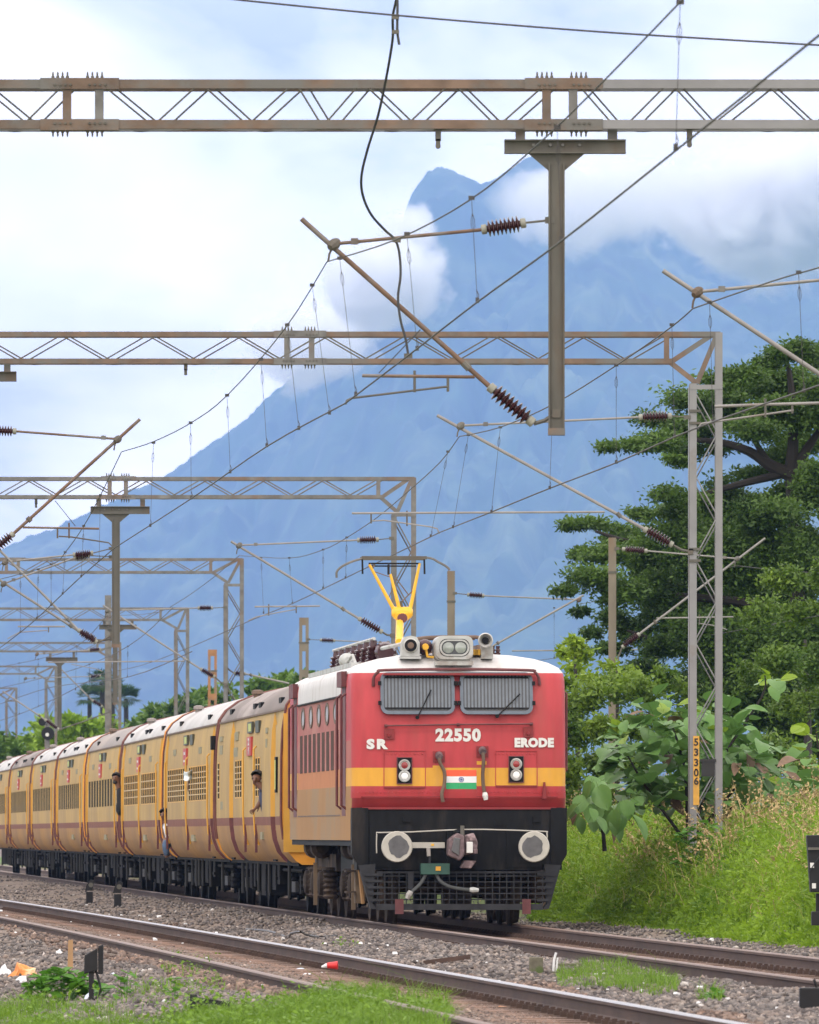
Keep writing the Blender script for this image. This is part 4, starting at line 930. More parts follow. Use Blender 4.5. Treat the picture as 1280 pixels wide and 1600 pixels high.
# roof furniture
q = lp(711, 1013); hl = part(MB().prism(rrect(q.x, q.z, .54, .36, .10), 'y', .10, .75), 'headlight', GREYP)
f = ring_frame(rrect(q.x, q.z+.01, .52, .33, .09), rrect(q.x, q.z+.01, .43, .25, .1), .055, .10).build('headlight_rim', GREYP, hl)
MB().prism(rrect(q.x, q.z+.01, .44, .26, .1), 'y', .085, .12).build('reflector_case', BLACKB, hl)
ring_frame(rrect(q.x, q.z+.01, .42, .235, .11), rrect(q.x, q.z+.01, .37, .19, .09), .045, .09).build('lens_rim', GREYP, hl)
MB().prism(rrect(q.x, q.z+.01, .38, .20, .095), 'y', .07, .09).build('lens_plate', GLASS, hl)
for s in (-1, 1): MB().lathe((q.x+s*.088, .07, q.z+.01), (q.x+s*.088, .045, q.z+.01), [(0, .082), (.5, .078), (1, .03)], 18).build('lens', LENS, hl, smooth=True)
part(MB().box(q.x-.27, q.x+.27, .08, .7, q.z-.24, q.z-.18), 'headlight_base', GREYP)
q = lp(644, 1008); hb = part(MB().prism([(q.x-.13, q.z-.15), (q.x+.13, q.z-.15), (q.x+.13, q.z+.04), (q.x+.09, q.z+.12), (q.x, q.z+.14), (q.x-.09, q.z+.12), (q.x-.13, q.z+.04)], 'y', .30, .65), 'horn_box', GREYP)
MB().lathe((q.x, .30, q.z), (q.x, .27, q.z), [(0, .105), (.9, .10), (1, .085)], 18).build('horn_rim', HORNM, hb, smooth=True)
MB().lathe((q.x, .285, q.z), (q.x, .262, q.z), [(0, .09), (1, .088)], 18).build('horn_mouth', BLACKB, hb); MB().lathe((q.x, .27, q.z), (q.x, .255, q.z), [(0, .05), (.8, .045), (1, .02)], 14).build('horn_centre', BROWNP, hb)
part(MB().box(q.x-.15, q.x+.15, .28, .66, q.z-.19, q.z-.155), 'horn_base', GREYP)
q = lp(763, 1000); hn = part(MB().lathe((q.x+.05, .75, q.z+.02), (q.x-.02, .20, q.z), [(0, .06), (.5, .065), (.8, .08), (1, .108), (1.01, .095), (.85, .05)], 20), 'horn', HORNM, smooth=True)
MB().lathe((q.x-.015, .28, q.z), (q.x-.018, .235, q.z), [(0, .045), (1, .05)], 12).build('horn_mouth', BLACKB, hn); MB().box(q.x-.07, q.x+.10, .35, .6, q.z-.26, q.z-.08).build('horn_stand', GREYP, hn)
q = lp(668, 1010); rb = part(MB().lathe((q.x, .45, q.z), (q.x, .80, q.z), [(0, .06), (.1, .10), (.3, .115), (.35, .08), (.5, .115), (.55, .08), (.8, .11), (1, .07)], 14), 'roof_bushing', PORC, smooth=True)
MB().lathe((q.x, .42, q.z), (q.x, .36, q.z), [(0, .05), (1, .045)], 10).tube([(q.x, .40, q.z), (q.x+.03, .40, q.z-.14), (q.x+.12, .40, q.z-.15)], .02, 6).build('bushing_terminal', YARM, rb)
for x in (746, 752): q = lp(x, 1016); part(MB().box(q.x-.05, q.x+.05, .5, .8, q.z-.06, q.z+.02), 'valve', YARM)
for x in (775, 782, 790): q = lp(x, 1013); part(MB().lathe((q.x, 1.4, q.z-.08), (q.x, 1.4, q.z+.06), [(0, .035), (.3, .04), (.35, .025), (.6, .04), (.7, .025), (1, .03)], 8), 'roof_insulator', PORC, smooth=True)
# folded front pantograph and roof conductor
part(MB().tube(smooth([(-.62, 1.6, 3.98), (-.55, 1.55, 4.07), (-.30, 1.5, 4.11), (.35, 1.5, 4.115), (.42, 1.5, 4.08)], 3), .028, 7).tube([(-.62, 1.9, 3.96), (-.3, 1.8, 4.10), (.35, 1.8, 4.105)], .028, 7), 'pantograph_pan', BROWNP)
part(MB().tube([(-.55, 1.6, 4.05), (-.9, 2.4, 3.98), (-.95, 4.0, 3.97)], .03, 6), 'roof_conductor', GREYP)
part(MB().box(-.45, .45, 1.3, 3.6, 3.86, 3.92).box(-.45, -.35, 1.3, 3.6, 3.92, 4.0).box(.35, .45, 1.3, 3.6, 3.92, 4.0), 'pantograph_base', BROWNP)
ins0 = None
for k in range(7):
    y = 3.2+k*1.5; x = -1.02
    o = MB().lathe((0, 0, 0), (0, 0, .34), [(0, .07), (.08, .12), (.16, .13), (.2, .08), (.34, .12), (.38, .075), (.52, .115), (.56, .07), (.7, .105), (.75, .06), (1, .05)], 12).build('roof_insulator', PORC, loco, smooth=True, loc=(x, y, 3.76))
part(MB().tube([(-1.02, 3.0, 4.12), (-1.02, 13.0, 4.12)], .025, 6), 'roof_busbar', GREYP)
part(MB().lathe((-.86, 2.9, 3.92), (-.86, 3.5, 3.92), [(0, .12), (.15, .16), (.3, .16), (.36, .11), (.5, .16), (.56, .11), (.75, .15), (1, .1)], 14), 'circuit_breaker', PORC, smooth=True)
part(MB().lathe((-1.28, 5.0, 3.84), (-1.28, 5.6, 3.84), [(0, .05), (.1, .11), (.9, .11), (1, .05)], 12), 'roof_tank', GREYP, smooth=True)
part(MB().box(-1.38, -.7, 2.7, LEN-2.8, 3.70, 3.77), 'roof_walkway', GREYP)
part(MB().tube([(-1.30, 2.7, 3.74), (-1.34, 2.9, 3.88), (-1.36, 3.6, 3.80), (-1.36, 4.6, 3.72)], .02, 6), 'roof_pipe', GREYP)
for k in range(3): part(MB().box(-.75, .75, 5.2+k*2.6, 7.2+k*2.6, 3.84, 3.92), 'roof_hatch', WHITE)
# raised rear pantograph touching the wire, at its own distance
yp = 13.0; xp = .03
def pp(px, py, dy=0.):
    Yw = LY+yp*math.cos(TH); s = F/Yw; X = (px-640)/s-(LX-yp*math.sin(TH)); return Vector((X, yp+dy, EYE+(HZ-py)/s))
part(MB().tube([pp(618, 1005, -.9), pp(625, 968)], .060, 8).box(pp(618, 1005).x-.3, pp(618, 1005).x+.3, yp-1.6, yp+.2, 3.9, 3.98), 'lower_arm', YARM)
k_ = part(MB().lathe(pp(612, 957), pp(645, 957), [(0, .05), (.1, .09), (.9, .09), (1, .05)], 10).lathe(pp(628, 953, .0), pp(628, 972), [(0, .05), (.3, .14), (.7, .13), (1, .05)], 12), 'knuckle', YARM, smooth=True)
MB().lathe(pp(628, 966, -.12), pp(628, 966, -.16), [(0, .08), (1, .07)], 12).build('knuckle_cap', MAROON, k_); MB().tube([pp(628, 952), pp(627, 939)], .02, 6).build('pin', STEEL_D, k_)
for a, b_ in (((618, 957), (577, 882)), ((640, 957), (656, 880)), ((624, 950), (610, 897))): part(MB().tube([pp(*a), pp(*b_)], [.031, .021], 8), 'upper_arm', YARM, smooth=True)
hd = part(MB().tube(smooth([pp(526, 903), pp(527, 892), pp(540, 882), pp(566, 873), pp(600, 871), pp(666, 871), pp(685, 878), pp(699, 886), pp(703, 891)], 4), .018, 6), 'pan_horn', STEEL)
part(MB().bar(pp(565, 871.5), pp(667, 871.5), .05, .05).bar(pp(565, 872, .35), pp(667, 872, .35), .05, .05), 'contact_strip', STEEL_D)
part(MB().tube([pp(576, 880.5), pp(656, 880.5)], .014, 6).tube([pp(580, 884, .2), pp(652, 884, .2)], .012, 6), 'pan_cross_tube', BLACKB)
for x in (566, 663): part(MB().tube([pp(x, 873), pp(x+.5, 897)], .016, 5), 'pan_spring', BLACKB)
part(MB().tube([pp(607, 882), pp(607, 898)], .02, 5), 'pan_spring', BLACKB)
MB().tube([pp(584, 893), pp(620, 905)], .007, 4).tube([pp(607, 935), pp(620, 905)], .007, 4).tube([pp(620, 905), pp(639, 930)], .009, 4).tube([pp(628, 940), pp(650, 918)], .009, 4).tube([pp(586, 882), pp(581, 890)], .012, 4).build('bracing_wires', STEEL_R, loco)

# nose underframe
part(MB().box(-1.46, 1.46, -.02, .6, .78, 1.665), 'headstock', BLACKB)
part(MB().prism([(-1.53, 1.66), (-1.53, 1.0), (-1.40, .78), (-1.30, .78), (-1.30, 1.66)], 'y', -.05, .3), 'corner_plate', BLACKB); part(MB().prism([(1.53, 1.66), (1.53, 1.0), (1.40, .78), (1.30, .78), (1.30, 1.66)], 'y', -.05, .3), 'corner_plate', BLACKB)
part(MB().box(-1.38, 1.38, -.04, .0, 1.64, 1.67), 'skirt_lip', REDD)
for x in (617, 831):
    q = lp(x, 1323); bf = part(MB().lathe((q.x, 0, q.z), (q.x, -.45, q.z), [(0, .15), (.1, .14), (.12, .11), (.88, .11)], 18), 'buffer', BLACKB, smooth=True)
    MB().lathe((q.x, -.42, q.z), (q.x, -.50, q.z), [(0, .19), (.3, .22), (.75, .222), (1, .21)], 28).build('buffer_head', BUFW, bf, smooth=True)
    rr = random.Random(x); pl = [(q.x+(.02 if x < 700 else -.02)+.148*(1+rr.uniform(-.12, .12))*math.cos(t*math.pi/9), q.z+.148*(1+rr.uniform(-.12, .12))*math.sin(t*math.pi/9)) for t in range(18)]
    MB().prism(pl, 'y', -.504, -.498).build('grease_patch', BUFG, bf)
# knuckle coupler
q = lp(720, 1323)
cp = part(MB().box(q.x-.20, q.x+.22, -.12, 0, q.z-.27, q.z+.24).box(q.x-.12, q.x+.12, -.35, 0, q.z-.14, q.z+.12), 'coupler', BLACKB)
MB().prism([(q.x-.22, q.z-.12), (q.x-.05, q.z-.20), (q.x+.02, q.z-.12), (q.x+.02, q.z+.15), (q.x-.08, q.z+.20), (q.x-.21, q.z+.10)], 'y', -.52, -.20).build('coupler_knuckle', COUP, cp, bevel=.02)
MB().prism([(q.x+.03, q.z-.12), (q.x+.20, q.z-.10), (q.x+.22, q.z+.06), (q.x+.16, q.z+.20), (q.x+.03, q.z+.16)], 'y', -.42, -.15).build('coupler_jaw', COUP, cp, bevel=.02)
MB().prism([(q.x-.03, q.z-.30), (q.x+.12, q.z-.31), (q.x+.20, q.z-.20), (q.x+.02, q.z-.19)], 'y', -.40, -.15).build('coupler_shelf', COUP, cp, bevel=.015); MB().prism([(q.x-.17, q.z-.06), (q.x-.06, q.z-.13), (q.x-.04, q.z+.12), (q.x-.13, q.z+.13)], 'y', -.54, -.51).build('worn_face', BUFG, cp, bevel=.01); MB().box(q.x+.10, q.x+.18, -.46, -.40, q.z+.08, q.z+.14).build('coupler_lug', COUP, cp, bevel=.01); MB().box(q.x+.15, q.x+.21, -.47, -.40, q.z-.10, q.z-.03).build('coupler_lug', COUP, cp, bevel=.01); MB().lathe((q.x-.12, -.3, q.z+.2), (q.x+.02, -.3, q.z+.22), [(0, .03), (.5, .045), (1, .03)], 8).build('pivot', BLACKB, cp)
MB().box(q.x+.05, q.x+.14, -.50, -.36, q.z-.09, q.z+.07).build('lock_block', LWHITE, cp, bevel=.01); MB().tube([(q.x, -.35, q.z+.12), (q.x, -.35, q.z+.30)], .03, 8).build('lock_pin', STEEL_D, cp)
part(MB().tube(smooth([lp(587, 1333, -.25), lp(587, 1304, -.25), lp(592, 1301, -.25), lp(640, 1300, -.22), lp(700, 1297, -.22), lp(755, 1296, -.22), lp(845, 1299, -.22), lp(853, 1301, -.25), lp(853, 1312, -.25)], 2), .0095, 6), 'uncoupling_rod', BUFW)
a, c = lp(640, 1316), lp(694, 1325); part(MB().box(a.x, c.x, -.16, -.13, c.z, a.z), 'screw_coupling_bar', BUFW)
q = lp(675, 1320); part(MB().box(q.x-.02, q.x+.02, -.168, -.16, q.z-.015, q.z+.015), 'bar_mark', YARM)
part(MB().tube([lp(668, 1325, -.18), lp(669, 1338, -.2)], .03, 8), 'spring_link', GREYP); part(MB().tube([lp(670, 1336, -.2), lp(670, 1352, -.2)], .02, 6), 'link_rod', GREYB)
a, c = lp(656, 1349), lp(701, 1366); gb = part(MB().box(a.x, c.x, -.26, -.05, c.z, a.z), 'control_box', GREEN_D); q = lp(683, 1357); MB().box(q.x-.035, q.x+.035, -.268, -.261, q.z-.03, q.z+.03).build('box_mark', YELL, gb)
hose([lp(664, 1366, -.2), lp(656, 1380, -.24), lp(643, 1392, -.28), lp(637, 1398, -.3)], .026, HOSE); part(MB().lathe(lp(640, 1392, -.3), lp(634, 1404, -.3), [(0, .035), (.5, .045), (1, .03)], 8), 'hose_coupling', GREYP)
hose([lp(681, 1366, -.2), lp(686, 1376, -.24), lp(700, 1385, -.27), lp(720, 1389, -.28), lp(736, 1391, -.28)], .026, HOSE); part(MB().lathe(lp(732, 1390, -.29), lp(746, 1391, -.29), [(0, .03), (.4, .042), (1, .028)], 8), 'hose_coupling', GREYP)
q = lp(640, 1374); part(MB().box(q.x-.035, q.x+.035, -.2, -.17, q.z-.14, q.z+.10), 'hose_hanger', GREYB)
# cattle guard
gz0, gz1 = lp(0, 1418).z, lp(0, 1361).z
part(MB().bar(lp(588, 1417, -.12), lp(848, 1417, -.12), .05, .085), 'guard_bottom_rail', GREYB); part(MB().bar(lp(588, 1363, -.1), lp(858, 1363, -.1), .03, .03), 'guard_top_rail', GREYB)
for k in range(5): z = gz1-.07-.083*k; w_ = 1.26-.018*k; part(MB().bar((-w_, -.12, z), (w_, -.12, z), .016, .016), 'guard_bar', GREYB)
for k in range(24): x = -1.17+k*.102; part(MB().bar((x, -.13, gz0), (x, -.13, gz1), .013, .013), 'guard_upright', GREYB)
for s in (-1, 1):
    part(MB().prism([(s*1.44, lp(0, 1352).z), (s*1.20, lp(0, 1350).z), (s*1.24, lp(0, 1412).z), (s*1.18, lp(0, 1420).z), (s*1.27, lp(0, 1420).z)], 'y', -.12, .12), 'guard_wing', GREYB)
    for k in range(5): z = gz1-.05-.09*k; part(MB().bar((s*1.10, -.135, z), (s*1.36+(-s)*k*.02, -.135, z), .02, .035), 'wing_slat', GREYB)
    part(MB().box(s*1.32-.12+.12, s*1.32+.0, -.1, -.0, .6, .61), 'wing_tab', GREYB) if False else None
for x in (623, 822): q = lp(x, 1417); part(MB().box(q.x-.06, q.x+.06, -.17, -.12, q.z-.10, q.z+.11), 'guard_hook', MAROON)
part(MB().bar((-1.50, .06, 1.22), (-1.22, -.02, .30), .05, .06).bar((-1.22, -.02, .30), (-1.20, .6, .26), .05, .05), 'guard_strut', GREYB)
# side: doors, louvres, portholes, handrails
def side_box(y0, y1, z0, z1, dx=.01, x=-1.53, name='louvre', m=None): return part(MB().box(x-dx, x+.05, y0, y1, z0, z1), name, m)
LOUV = mat('louvre_brown', (.085, .052, .04), .8, var=.2, scale=6, spec=.1)
for k in range(9):
    y = 3.15+k*1.16; side_box(y, y+.68, 2.22, 2.80, .004, name='louvre', m=LOUV)
PORT = mat('porthole_glass', (.33, .30, .29), .3, var=.15)
for k in range(5):
    y = 3.3+k*2.1; o = part(ring_frame([(0, 0)]*0 or [(.52*math.cos(t*math.pi/8), .17*math.sin(t*math.pi/8)) for t in range(16)], [(.36*math.cos(t*math.pi/8), .12*math.sin(t*math.pi/8)) for t in range(16)], -.012, 0), 'porthole_rim', BROWNP)
    o.rotation_euler = (0, 0, -math.pi/2); o.location = (-1.532, y+.5, 3.06)
    p_ = MB().prism([(.38*math.cos(t*math.pi/8), .13*math.sin(t*math.pi/8)) for t in range(16)], 'y', -.004, 0).build('pane', PORT, o)
for yy in (1.45, LEN-2.3):
    part(MB().box(-1.536, -1.45, yy-.05, yy+.85, 1.55, 3.52), 'cab_door', MAROON)
    for dy in (-.12, .95): part(MB().tube([(-1.53, yy+dy, 3.3), (-1.60, yy+dy, 3.25), (-1.60, yy+dy, 1.7), (-1.53, yy+dy, 1.65)], .022, 6), 'door_handrail', MAROON)
    part(MB().box(-1.60, -1.52, yy-.15, yy+1.0, 3.40, 3.62), 'door_rain_strip', MAROON)
part(MB().tube([(1.53, .9, 3.35), (1.60, .9, 3.3), (1.60, .9, 2.2), (1.53, .9, 2.15)], .02, 6), 'door_handrail', MAROON)
side_box(2.7, LEN-2.7, 3.262, 3.285, .03, name='cantrail', m=BLACKB); side_box(2.7, LEN-2.7, 1.55, 1.57, .006, name='belt_seam', m=BROWNP)
part(MB().box(-1.50, 1.50, .5, LEN-.4, 1.12, 1.30), 'solebar', BLACKB)
# bogies: side frame, axle boxes, springs, wheels
def wheel(parent, x, y, r=.54, m=BOGIE):
    s = 1 if x > 0 else -1
    return MB().lathe((x+s*.07, y, r), (x-s*.07, y, r), [(0, r*.97), (.55, r), (.7, r+.028), (1, r+.028)], 28).build('wheel', m, parent, smooth=True)
for yb in (3.4, LEN-3.4):
    for dy in (-1.9, 0, 1.9):
        for s in (-1, 1): wheel(loco, s*.875, yb+dy)
        part(MB().tube([(-.8, yb+dy, .54), (.8, yb+dy, .54)], .09, 8), 'axle', BOGIE)
    for s in (-1, 1):
        part(MB().prism([(yb-2.7, .72), (yb+2.7, .72), (yb+2.6, .98), (yb-2.6, .98)], 'x', s*1.08-.06, s*1.08+.06), 'bogie_frame', BOGIE)
        for dy in (-1.9, 0, 1.9):
            part(MB().box(s*1.20-.10, s*1.20+.10, yb+dy-.24, yb+dy+.24, .36, .76).lathe((s*1.30, yb+dy, .54), (s*1.38, yb+dy, .54), [(0, .19), (.7, .18), (1, .10)], 16), 'axle_box', BOGIE, smooth=False)
            for e in (-.42, .42): part(MB().lathe((s*1.20, yb+dy+e, .30), (s*1.20, yb+dy+e, .78), [(k/12., .13 if k % 2 else .09) for k in range(13)], 12), 'coil_spring', BOGIE)
        part(MB().lathe((s*1.25, yb-1.0, 1.08), (s*1.25, yb-.4, 1.08), [(0, .1), (.1, .17), (.9, .17), (1, .1)], 14), 'brake_cylinder', BOGIE, smooth=True)
        part(MB().lathe((s*1.25, yb+.7, 1.08), (s*1.25, yb+1.3, 1.08), [(0, .1), (.1, .17), (.9, .17), (1, .1)], 14), 'brake_cylinder', BOGIE, smooth=True)
        part(MB().box(s*1.38-.03, s*1.38+.03, yb-1.35, yb-1.3, .2, .85), 'sand_pipe', CREAMM); part(MB().tube([(s*1.34, yb-.9, 1.0), (s*1.36, yb-.9, .2)], .02, 6), 'brake_rod', STEEL)
part(MB().box(-1.42, -1.28, .95, 1.25, .30, .95), 'step_box', CREAMM)
for z in (.45, .75): part(MB().box(-1.56, -1.42, .8, 1.3, z, z+.025), 'step', BOGIE)
part(MB().box(-1.1, 1.1, LEN/2-1.6, LEN/2+1.6, .45, 1.15), 'transformer_tank', BLACKB)
part(MB().tube([(-1.46, .3, 1.2), (-1.40, .35, .85), (-1.34, .45, .3)], .03, 6), 'corner_post', TAN)

# ------------------------------------------------------------------ coaches
CY = mat('coach_cream_yellow', (.43, .295, .115), .65, spec=.12, var=.14, scale=2.2, col2=(.33, .235, .12), thresh=(.42, .72), stretch=(1, .5, .35), detail=8)
CYB = mat('coach_bright_yellow', (.62, .33, .045), .5, var=.08, scale=3)
CLOW = mat('coach_lower_dusty', (.38, .22, .085), .7, spec=.12, var=.16, scale=2.2, col2=(.27, .17, .10), thresh=(.40, .70), stretch=(1, .5, .35), detail=8)
CBAND = mat('coach_mauve_band', (.20, .085, .06), .65, spec=.12, var=.1, scale=3)
CEND = mat('coach_end_orange', (.75, .32, .03), .6, var=.12, scale=3, col2=(.45, .2, .08), thresh=(.55, .7))
CMAR = mat('coach_end_maroon', (.14, .05, .04), .7, var=.25, scale=5)
RWH = mat('coach_roof_white', (.43, .42, .41), .6, var=.12, scale=1.6, col2=(.24, .205, .185), thresh=(.52, .72), stretch=(1, .35, 1))
RBR = mat('coach_roof_brown', (.165, .135, .12), .75, var=.12, scale=1., col2=(.36, .31, .29), thresh=(.5, .66), stretch=(1, .35, 1))
RGR = mat('coach_roof_grey', (.24, .21, .195), .7, var=.1, scale=.9, col2=(.30, .25, .22), thresh=(.5, .66), stretch=(1, .35, 1))
WIND = mat('coach_window_dark', (.035, .033, .018), .8, var=.5, scale=2.5, spec=.05)
WBAR = mat('window_bar_cream', (.55, .45, .28), .6, var=.1)
BARD = mat('window_bar_dark', (.09, .08, .06), .6, var=.1)
UNDER = mat('coach_underframe', (.0055, .0055, .006), .75, var=.4, scale=4, col2=(.018, .016, .014), thresh=(.55, .66), spec=.1)
PIPEG = mat('underfloor_grey', (.018, .018, .018), .7, var=.25, scale=5)
BOARD = mat('coach_number_board', (.42, .045, .04), .5, var=.1)
DARKI = mat('coach_inside_dark', (.03, .025, .022), .9, var=.2)
SIGNB = mat('destination_board', (.05, .05, .03), .5, var=.2); SIGNY = mat('board_yellow_green', (.45, .50, .12), .5, var=.2, scale=10)
prof = [(.80, 1.30), (.86, 1.40), (1.00, 1.52), (1.20, 1.59), (1.43, 1.62), (1.57, 1.625), (1.92, 1.625), (2.53, 1.62), (2.95, 1.60), (3.27, 1.55), (3.33, 1.54), (3.50, 1.42), (3.66, 1.20), (3.79, .88), (3.88, .48), (3.92, 0)]
CL = 21.7
def coach_body(name, parent, doors, roofm, Lc=CL):
    """loft of the coach section along its length; doors = [(y0, y1)] set back 9 cm"""
    ys = [0.0]
    for a, b in doors: ys += [a, a, b, b]
    ys += [Lc]
    sets = []
    cur = 0
    for i, y in enumerate(ys): pass
    cols = [(0.0, 0)]
    for a, b in doors: cols += [(a, 0), (a+.02, .10), (b-.02, .10), (b, 0)]
    cols += [(Lc, 0)]
    half = prof; ring_n = len(half)*2-1
    B = MB(); mats = [CY, CLOW, CBAND, roofm, CYB, CEND, MAROON]
    for y, ins in cols:
        L_ = [(-(w-(ins if z < 3.2 else 0)), y, z) for z, w in half]; R_ = [(w-(ins if z < 3.2 else 0), y, z) for z, w in half[:-1]][::-1]
        B.v += L_+R_
    n = ring_n
    for c in range(len(cols)-1):
        jamb = abs(cols[c][1]-cols[c+1][1]) > .01; indoor = cols[c][1] > .05 and cols[c+1][1] > .05
        for j in range(n-1):
            k = j if j < len(half)-1 else n-2-j
            zm = (half[k][0]+half[k+1][0])/2
            mi = 3 if zm > 3.29 else (2 if 1.43 < zm < 1.57 else (1 if zm < 1.43 else 0))
            if (jamb) and zm < 3.2: mi = 4 if zm > 1.57 else 6
            elif indoor and zm < 3.2 and zm > 1.57: mi = 0
            B.f.append((c*n+j, (c+1)*n+j, (c+1)*n+j+1, c*n+j+1)); B.mi.append(mi)
    B.f.append(tuple(range(n))); B.mi.append(5); k0 = (len(cols)-1)*n; B.f.append(tuple(k0+i for i in range(n))[::-1]); B.mi.append(5)
    B.f += [(0, n-1, k0+n-1, k0)]; B.mi.append(1)
    return B.build(name, mats, parent, smooth=True)
WMESH = {}
def coach_window(parent, y, w, h=.62, z=1.92, bars=True, side=-1, kind=0):
    key = (round(w, 2), round(h, 2), kind, side)
    if key not in WMESH:
        x = side*1.624
        fr = MB().box(x-.003, x+.003, -w/2-.02, -w/2, -.02, h+.02).box(x-.003, x+.003, w/2, w/2+.02, -.02, h+.02).box(x-.003, x+.003, -w/2, w/2, -.02, 0).box(x-.003, x+.003, -w/2, w/2, h, h+.02)
        pn = MB().box(x-.0015, x+.0015, -w/2, w/2, 0, h)
        br = MB()
        if kind == 0:
            for k in range(1, 6): br.box(x-.010, x-.003, -w/2, w/2, h*k/6-.009, h*k/6+.009)
        elif kind == 1:
            for k in range(1, 4): br.box(x-.010, x-.003, -w/2, w/2, h*k/4-.010, h*k/4+.010)
        f = fr.build('window', CYB if kind != 2 else CY, parent, loc=(0, y, z)); p = pn.build('pane', WIND, f)
        g = br.build('window_bars', WBAR, f) if kind in (0, 1) else None
        if g: tag(g, kind='stuff')
        WMESH[key] = (f.data, p.data, g.data if g else None); return f
    fd, pd, gd = WMESH[key]
    f = link('window', fd, None, parent, (0, y, z)); link('pane', pd, None, f)
    if gd: tag(link('window_bars', gd, None, f), kind='stuff')
    return f
def coach(k, y0, label, roofm, wins, doors, rails, wk=0, boards=True, extra=None, board_txt=None):
    c = thing('railway_coach', label, 'coach', (LX+.02-.0665*y0/1.0*math.cos(TH)*1.0, LY+y0*math.cos(TH), 0), TH, group='passenger coaches behind the locomotive')
    c.location = (.727-.0665*(y0*math.cos(TH)), LY+y0*math.cos(TH), 0)
    coach_body('body', c, doors, roofm)
    for s in (-1, 1):
        for (a, b, n) in wins:
            wd = (b-a)/n
            for i in range(n): coach_window(c, a+wd*(i+.5), wd*.66, side=s, kind=wk)
    for y in rails:
        MB().tube([(-1.62, y, 2.75), (-1.665, y, 2.70), (-1.665, y, 1.62), (-1.645, y, 1.30), (-1.575, y, 1.1)], .018, 6).build('handrail', CYB, c, smooth=True)
        MB().box(-1.642, -1.60, y-.02, y+.02, .98, 1.45).build('handrail_foot', MAROON, c)
    for (a, b) in doors:
        MB().box(-1.545, -1.50, a+.1, b-.1, 1.35, 3.05).build('door_or_dark_opening', DARKI if (k in (1, 2, 3) and a < 3) else CY, c)  # dark panels paint the shade inside open doorways; the yellow ones are doors
        MB().box(-1.60, -1.56, a+.3, b-.3, .55, .60).box(-1.60, -1.56, a+.3, b-.3, .85, .88).build('footstep', UNDER, c)
    MB().box(-1.575, -1.54, .15, CL-.15, 3.255, 3.285).build('gutter', BROWNP, c); MB().box(1.54, 1.575, .15, CL-.15, 3.255, 3.285).build('gutter', BROWNP, c)
    # end arches
    for y, m in ((0, CEND), (CL, CMAR)):
        b = MB(); pr = [(w+.012, z) for z, w in prof if z > 1.0]; pts = [(-w, y, z) for w, z in pr]+[(w, y, z) for w, z in pr[::-1][1:]]
        b.tube(pts, .022, 5, cap=True); b.build('end_arch', m if k in (2, 4) else CMAR, c)
    MB().box(-.75, .75, -.32, 0, 1.15, 3.15).build('gangway', BLACKB, c)
    for s in (-1, 1): MB().lathe((s*.98, 0, 1.1), (s*.98, -.30, 1.1), [(0, .12), (.8, .12), (.82, .22), (1, .22)], 14).build('buffer', BLACKB, c)
    # roof ventilators
    vm = None
    for y in [17.0]:
        if vm is None: vm = MB().lathe((0, 0, -.05), (0, 0, .11), [(0, .07), (.5, .07), (.55, .11), (.9, .10), (1, .04)], 10).build('ventilator', RGR if roofm is RWH else BROWNP, c, loc=(-1.13, y, 3.70))
        else: o = vm.copy(); C.objects.link(o); o.location = (-1.13, y, 3.70)
    for y in ((2.5, 8.8, 10.6, 18.6) if k % 2 == 0 else (4.6, 16.4)): MB().box(-1.50, -1.44, y, y+.7, 3.40, 3.49).build('roof_vent_slot', BLACKB, c)
    if boards:
        yb = 11.0 if k else 9.2
        b1 = MB().box(-1.63, -1.59, yb, yb+1.5, 2.98, 3.17).build('destination_board', SIGNB, c); MB().box(-1.634, -1.631, yb+.2, yb+1.1, 3.01, 3.14).build('board_face', SIGNY, b1)
        MB().box(-1.62, -1.58, yb-2.0, yb-.9, 2.97, 3.17).build('destination_board', SIGNB, c)
        nb = MB().box(-1.645, -1.60, yb+.1, yb+1.45, 2.60, 2.92).build('number_board', BOARD, c)
        if board_txt:
            for tx, zz in board_txt: text(tx, .16, LWHITE, nb, (-1.648, yb+.78, zz), rot=(math.pi/2, 0, -math.pi/2), bold=.008, sx=4.2, name='board_digit')
        else: MB().box(-1.648, -1.6455, yb+.3, yb+1.2, 2.66, 2.70).box(-1.648, -1.6455, yb+.5, yb+1.1, 2.80, 2.85).build('board_marks', LWHITE, nb)
    # underframe
    MB().box(-1.35, 1.35, .1, CL-.1, .78, .98).build('solebar', UNDER, c)
    rr = random.Random(k*7+1)
    for yb in (3.4, CL-3.4):
        for dy in (-1.45, 1.45):
            for s in (-1, 1): wheel(c, s*.875, yb+dy, .455, UNDER)
            for s in (-1, 1):
                MB().box(s*1.12-.1, s*1.12+.1, yb+dy-.2, yb+dy+.2, .33, .62).build('axle_box', UNDER, c)
                for e in (-.34, .34): MB().lathe((s*1.14, yb+dy+e, .30), (s*1.14, yb+dy+e, .68), [(q/8., .10 if q % 2 else .07) for q in range(9)], 10).build('coil_spring', UNDER, c)
        for s in (-1, 1):
            MB().prism([(yb-2.1, .66), (yb+2.1, .66), (yb+1.9, .82), (yb-1.9, .82)], 'x', s*1.10-.05, s*1.10+.05).build('bogie_frame', UNDER, c)
            MB().box(s*1.22-.03, s*1.22+.03, yb-.55, yb+.55, .35, .52).build('bolster_plate', PIPEG, c)
            MB().tube([(s*1.33, yb-.25, .9), (s*1.33, yb-.25, .25)], .028, 6).build('anchor_link', PIPEG, c)
    y = 6.2
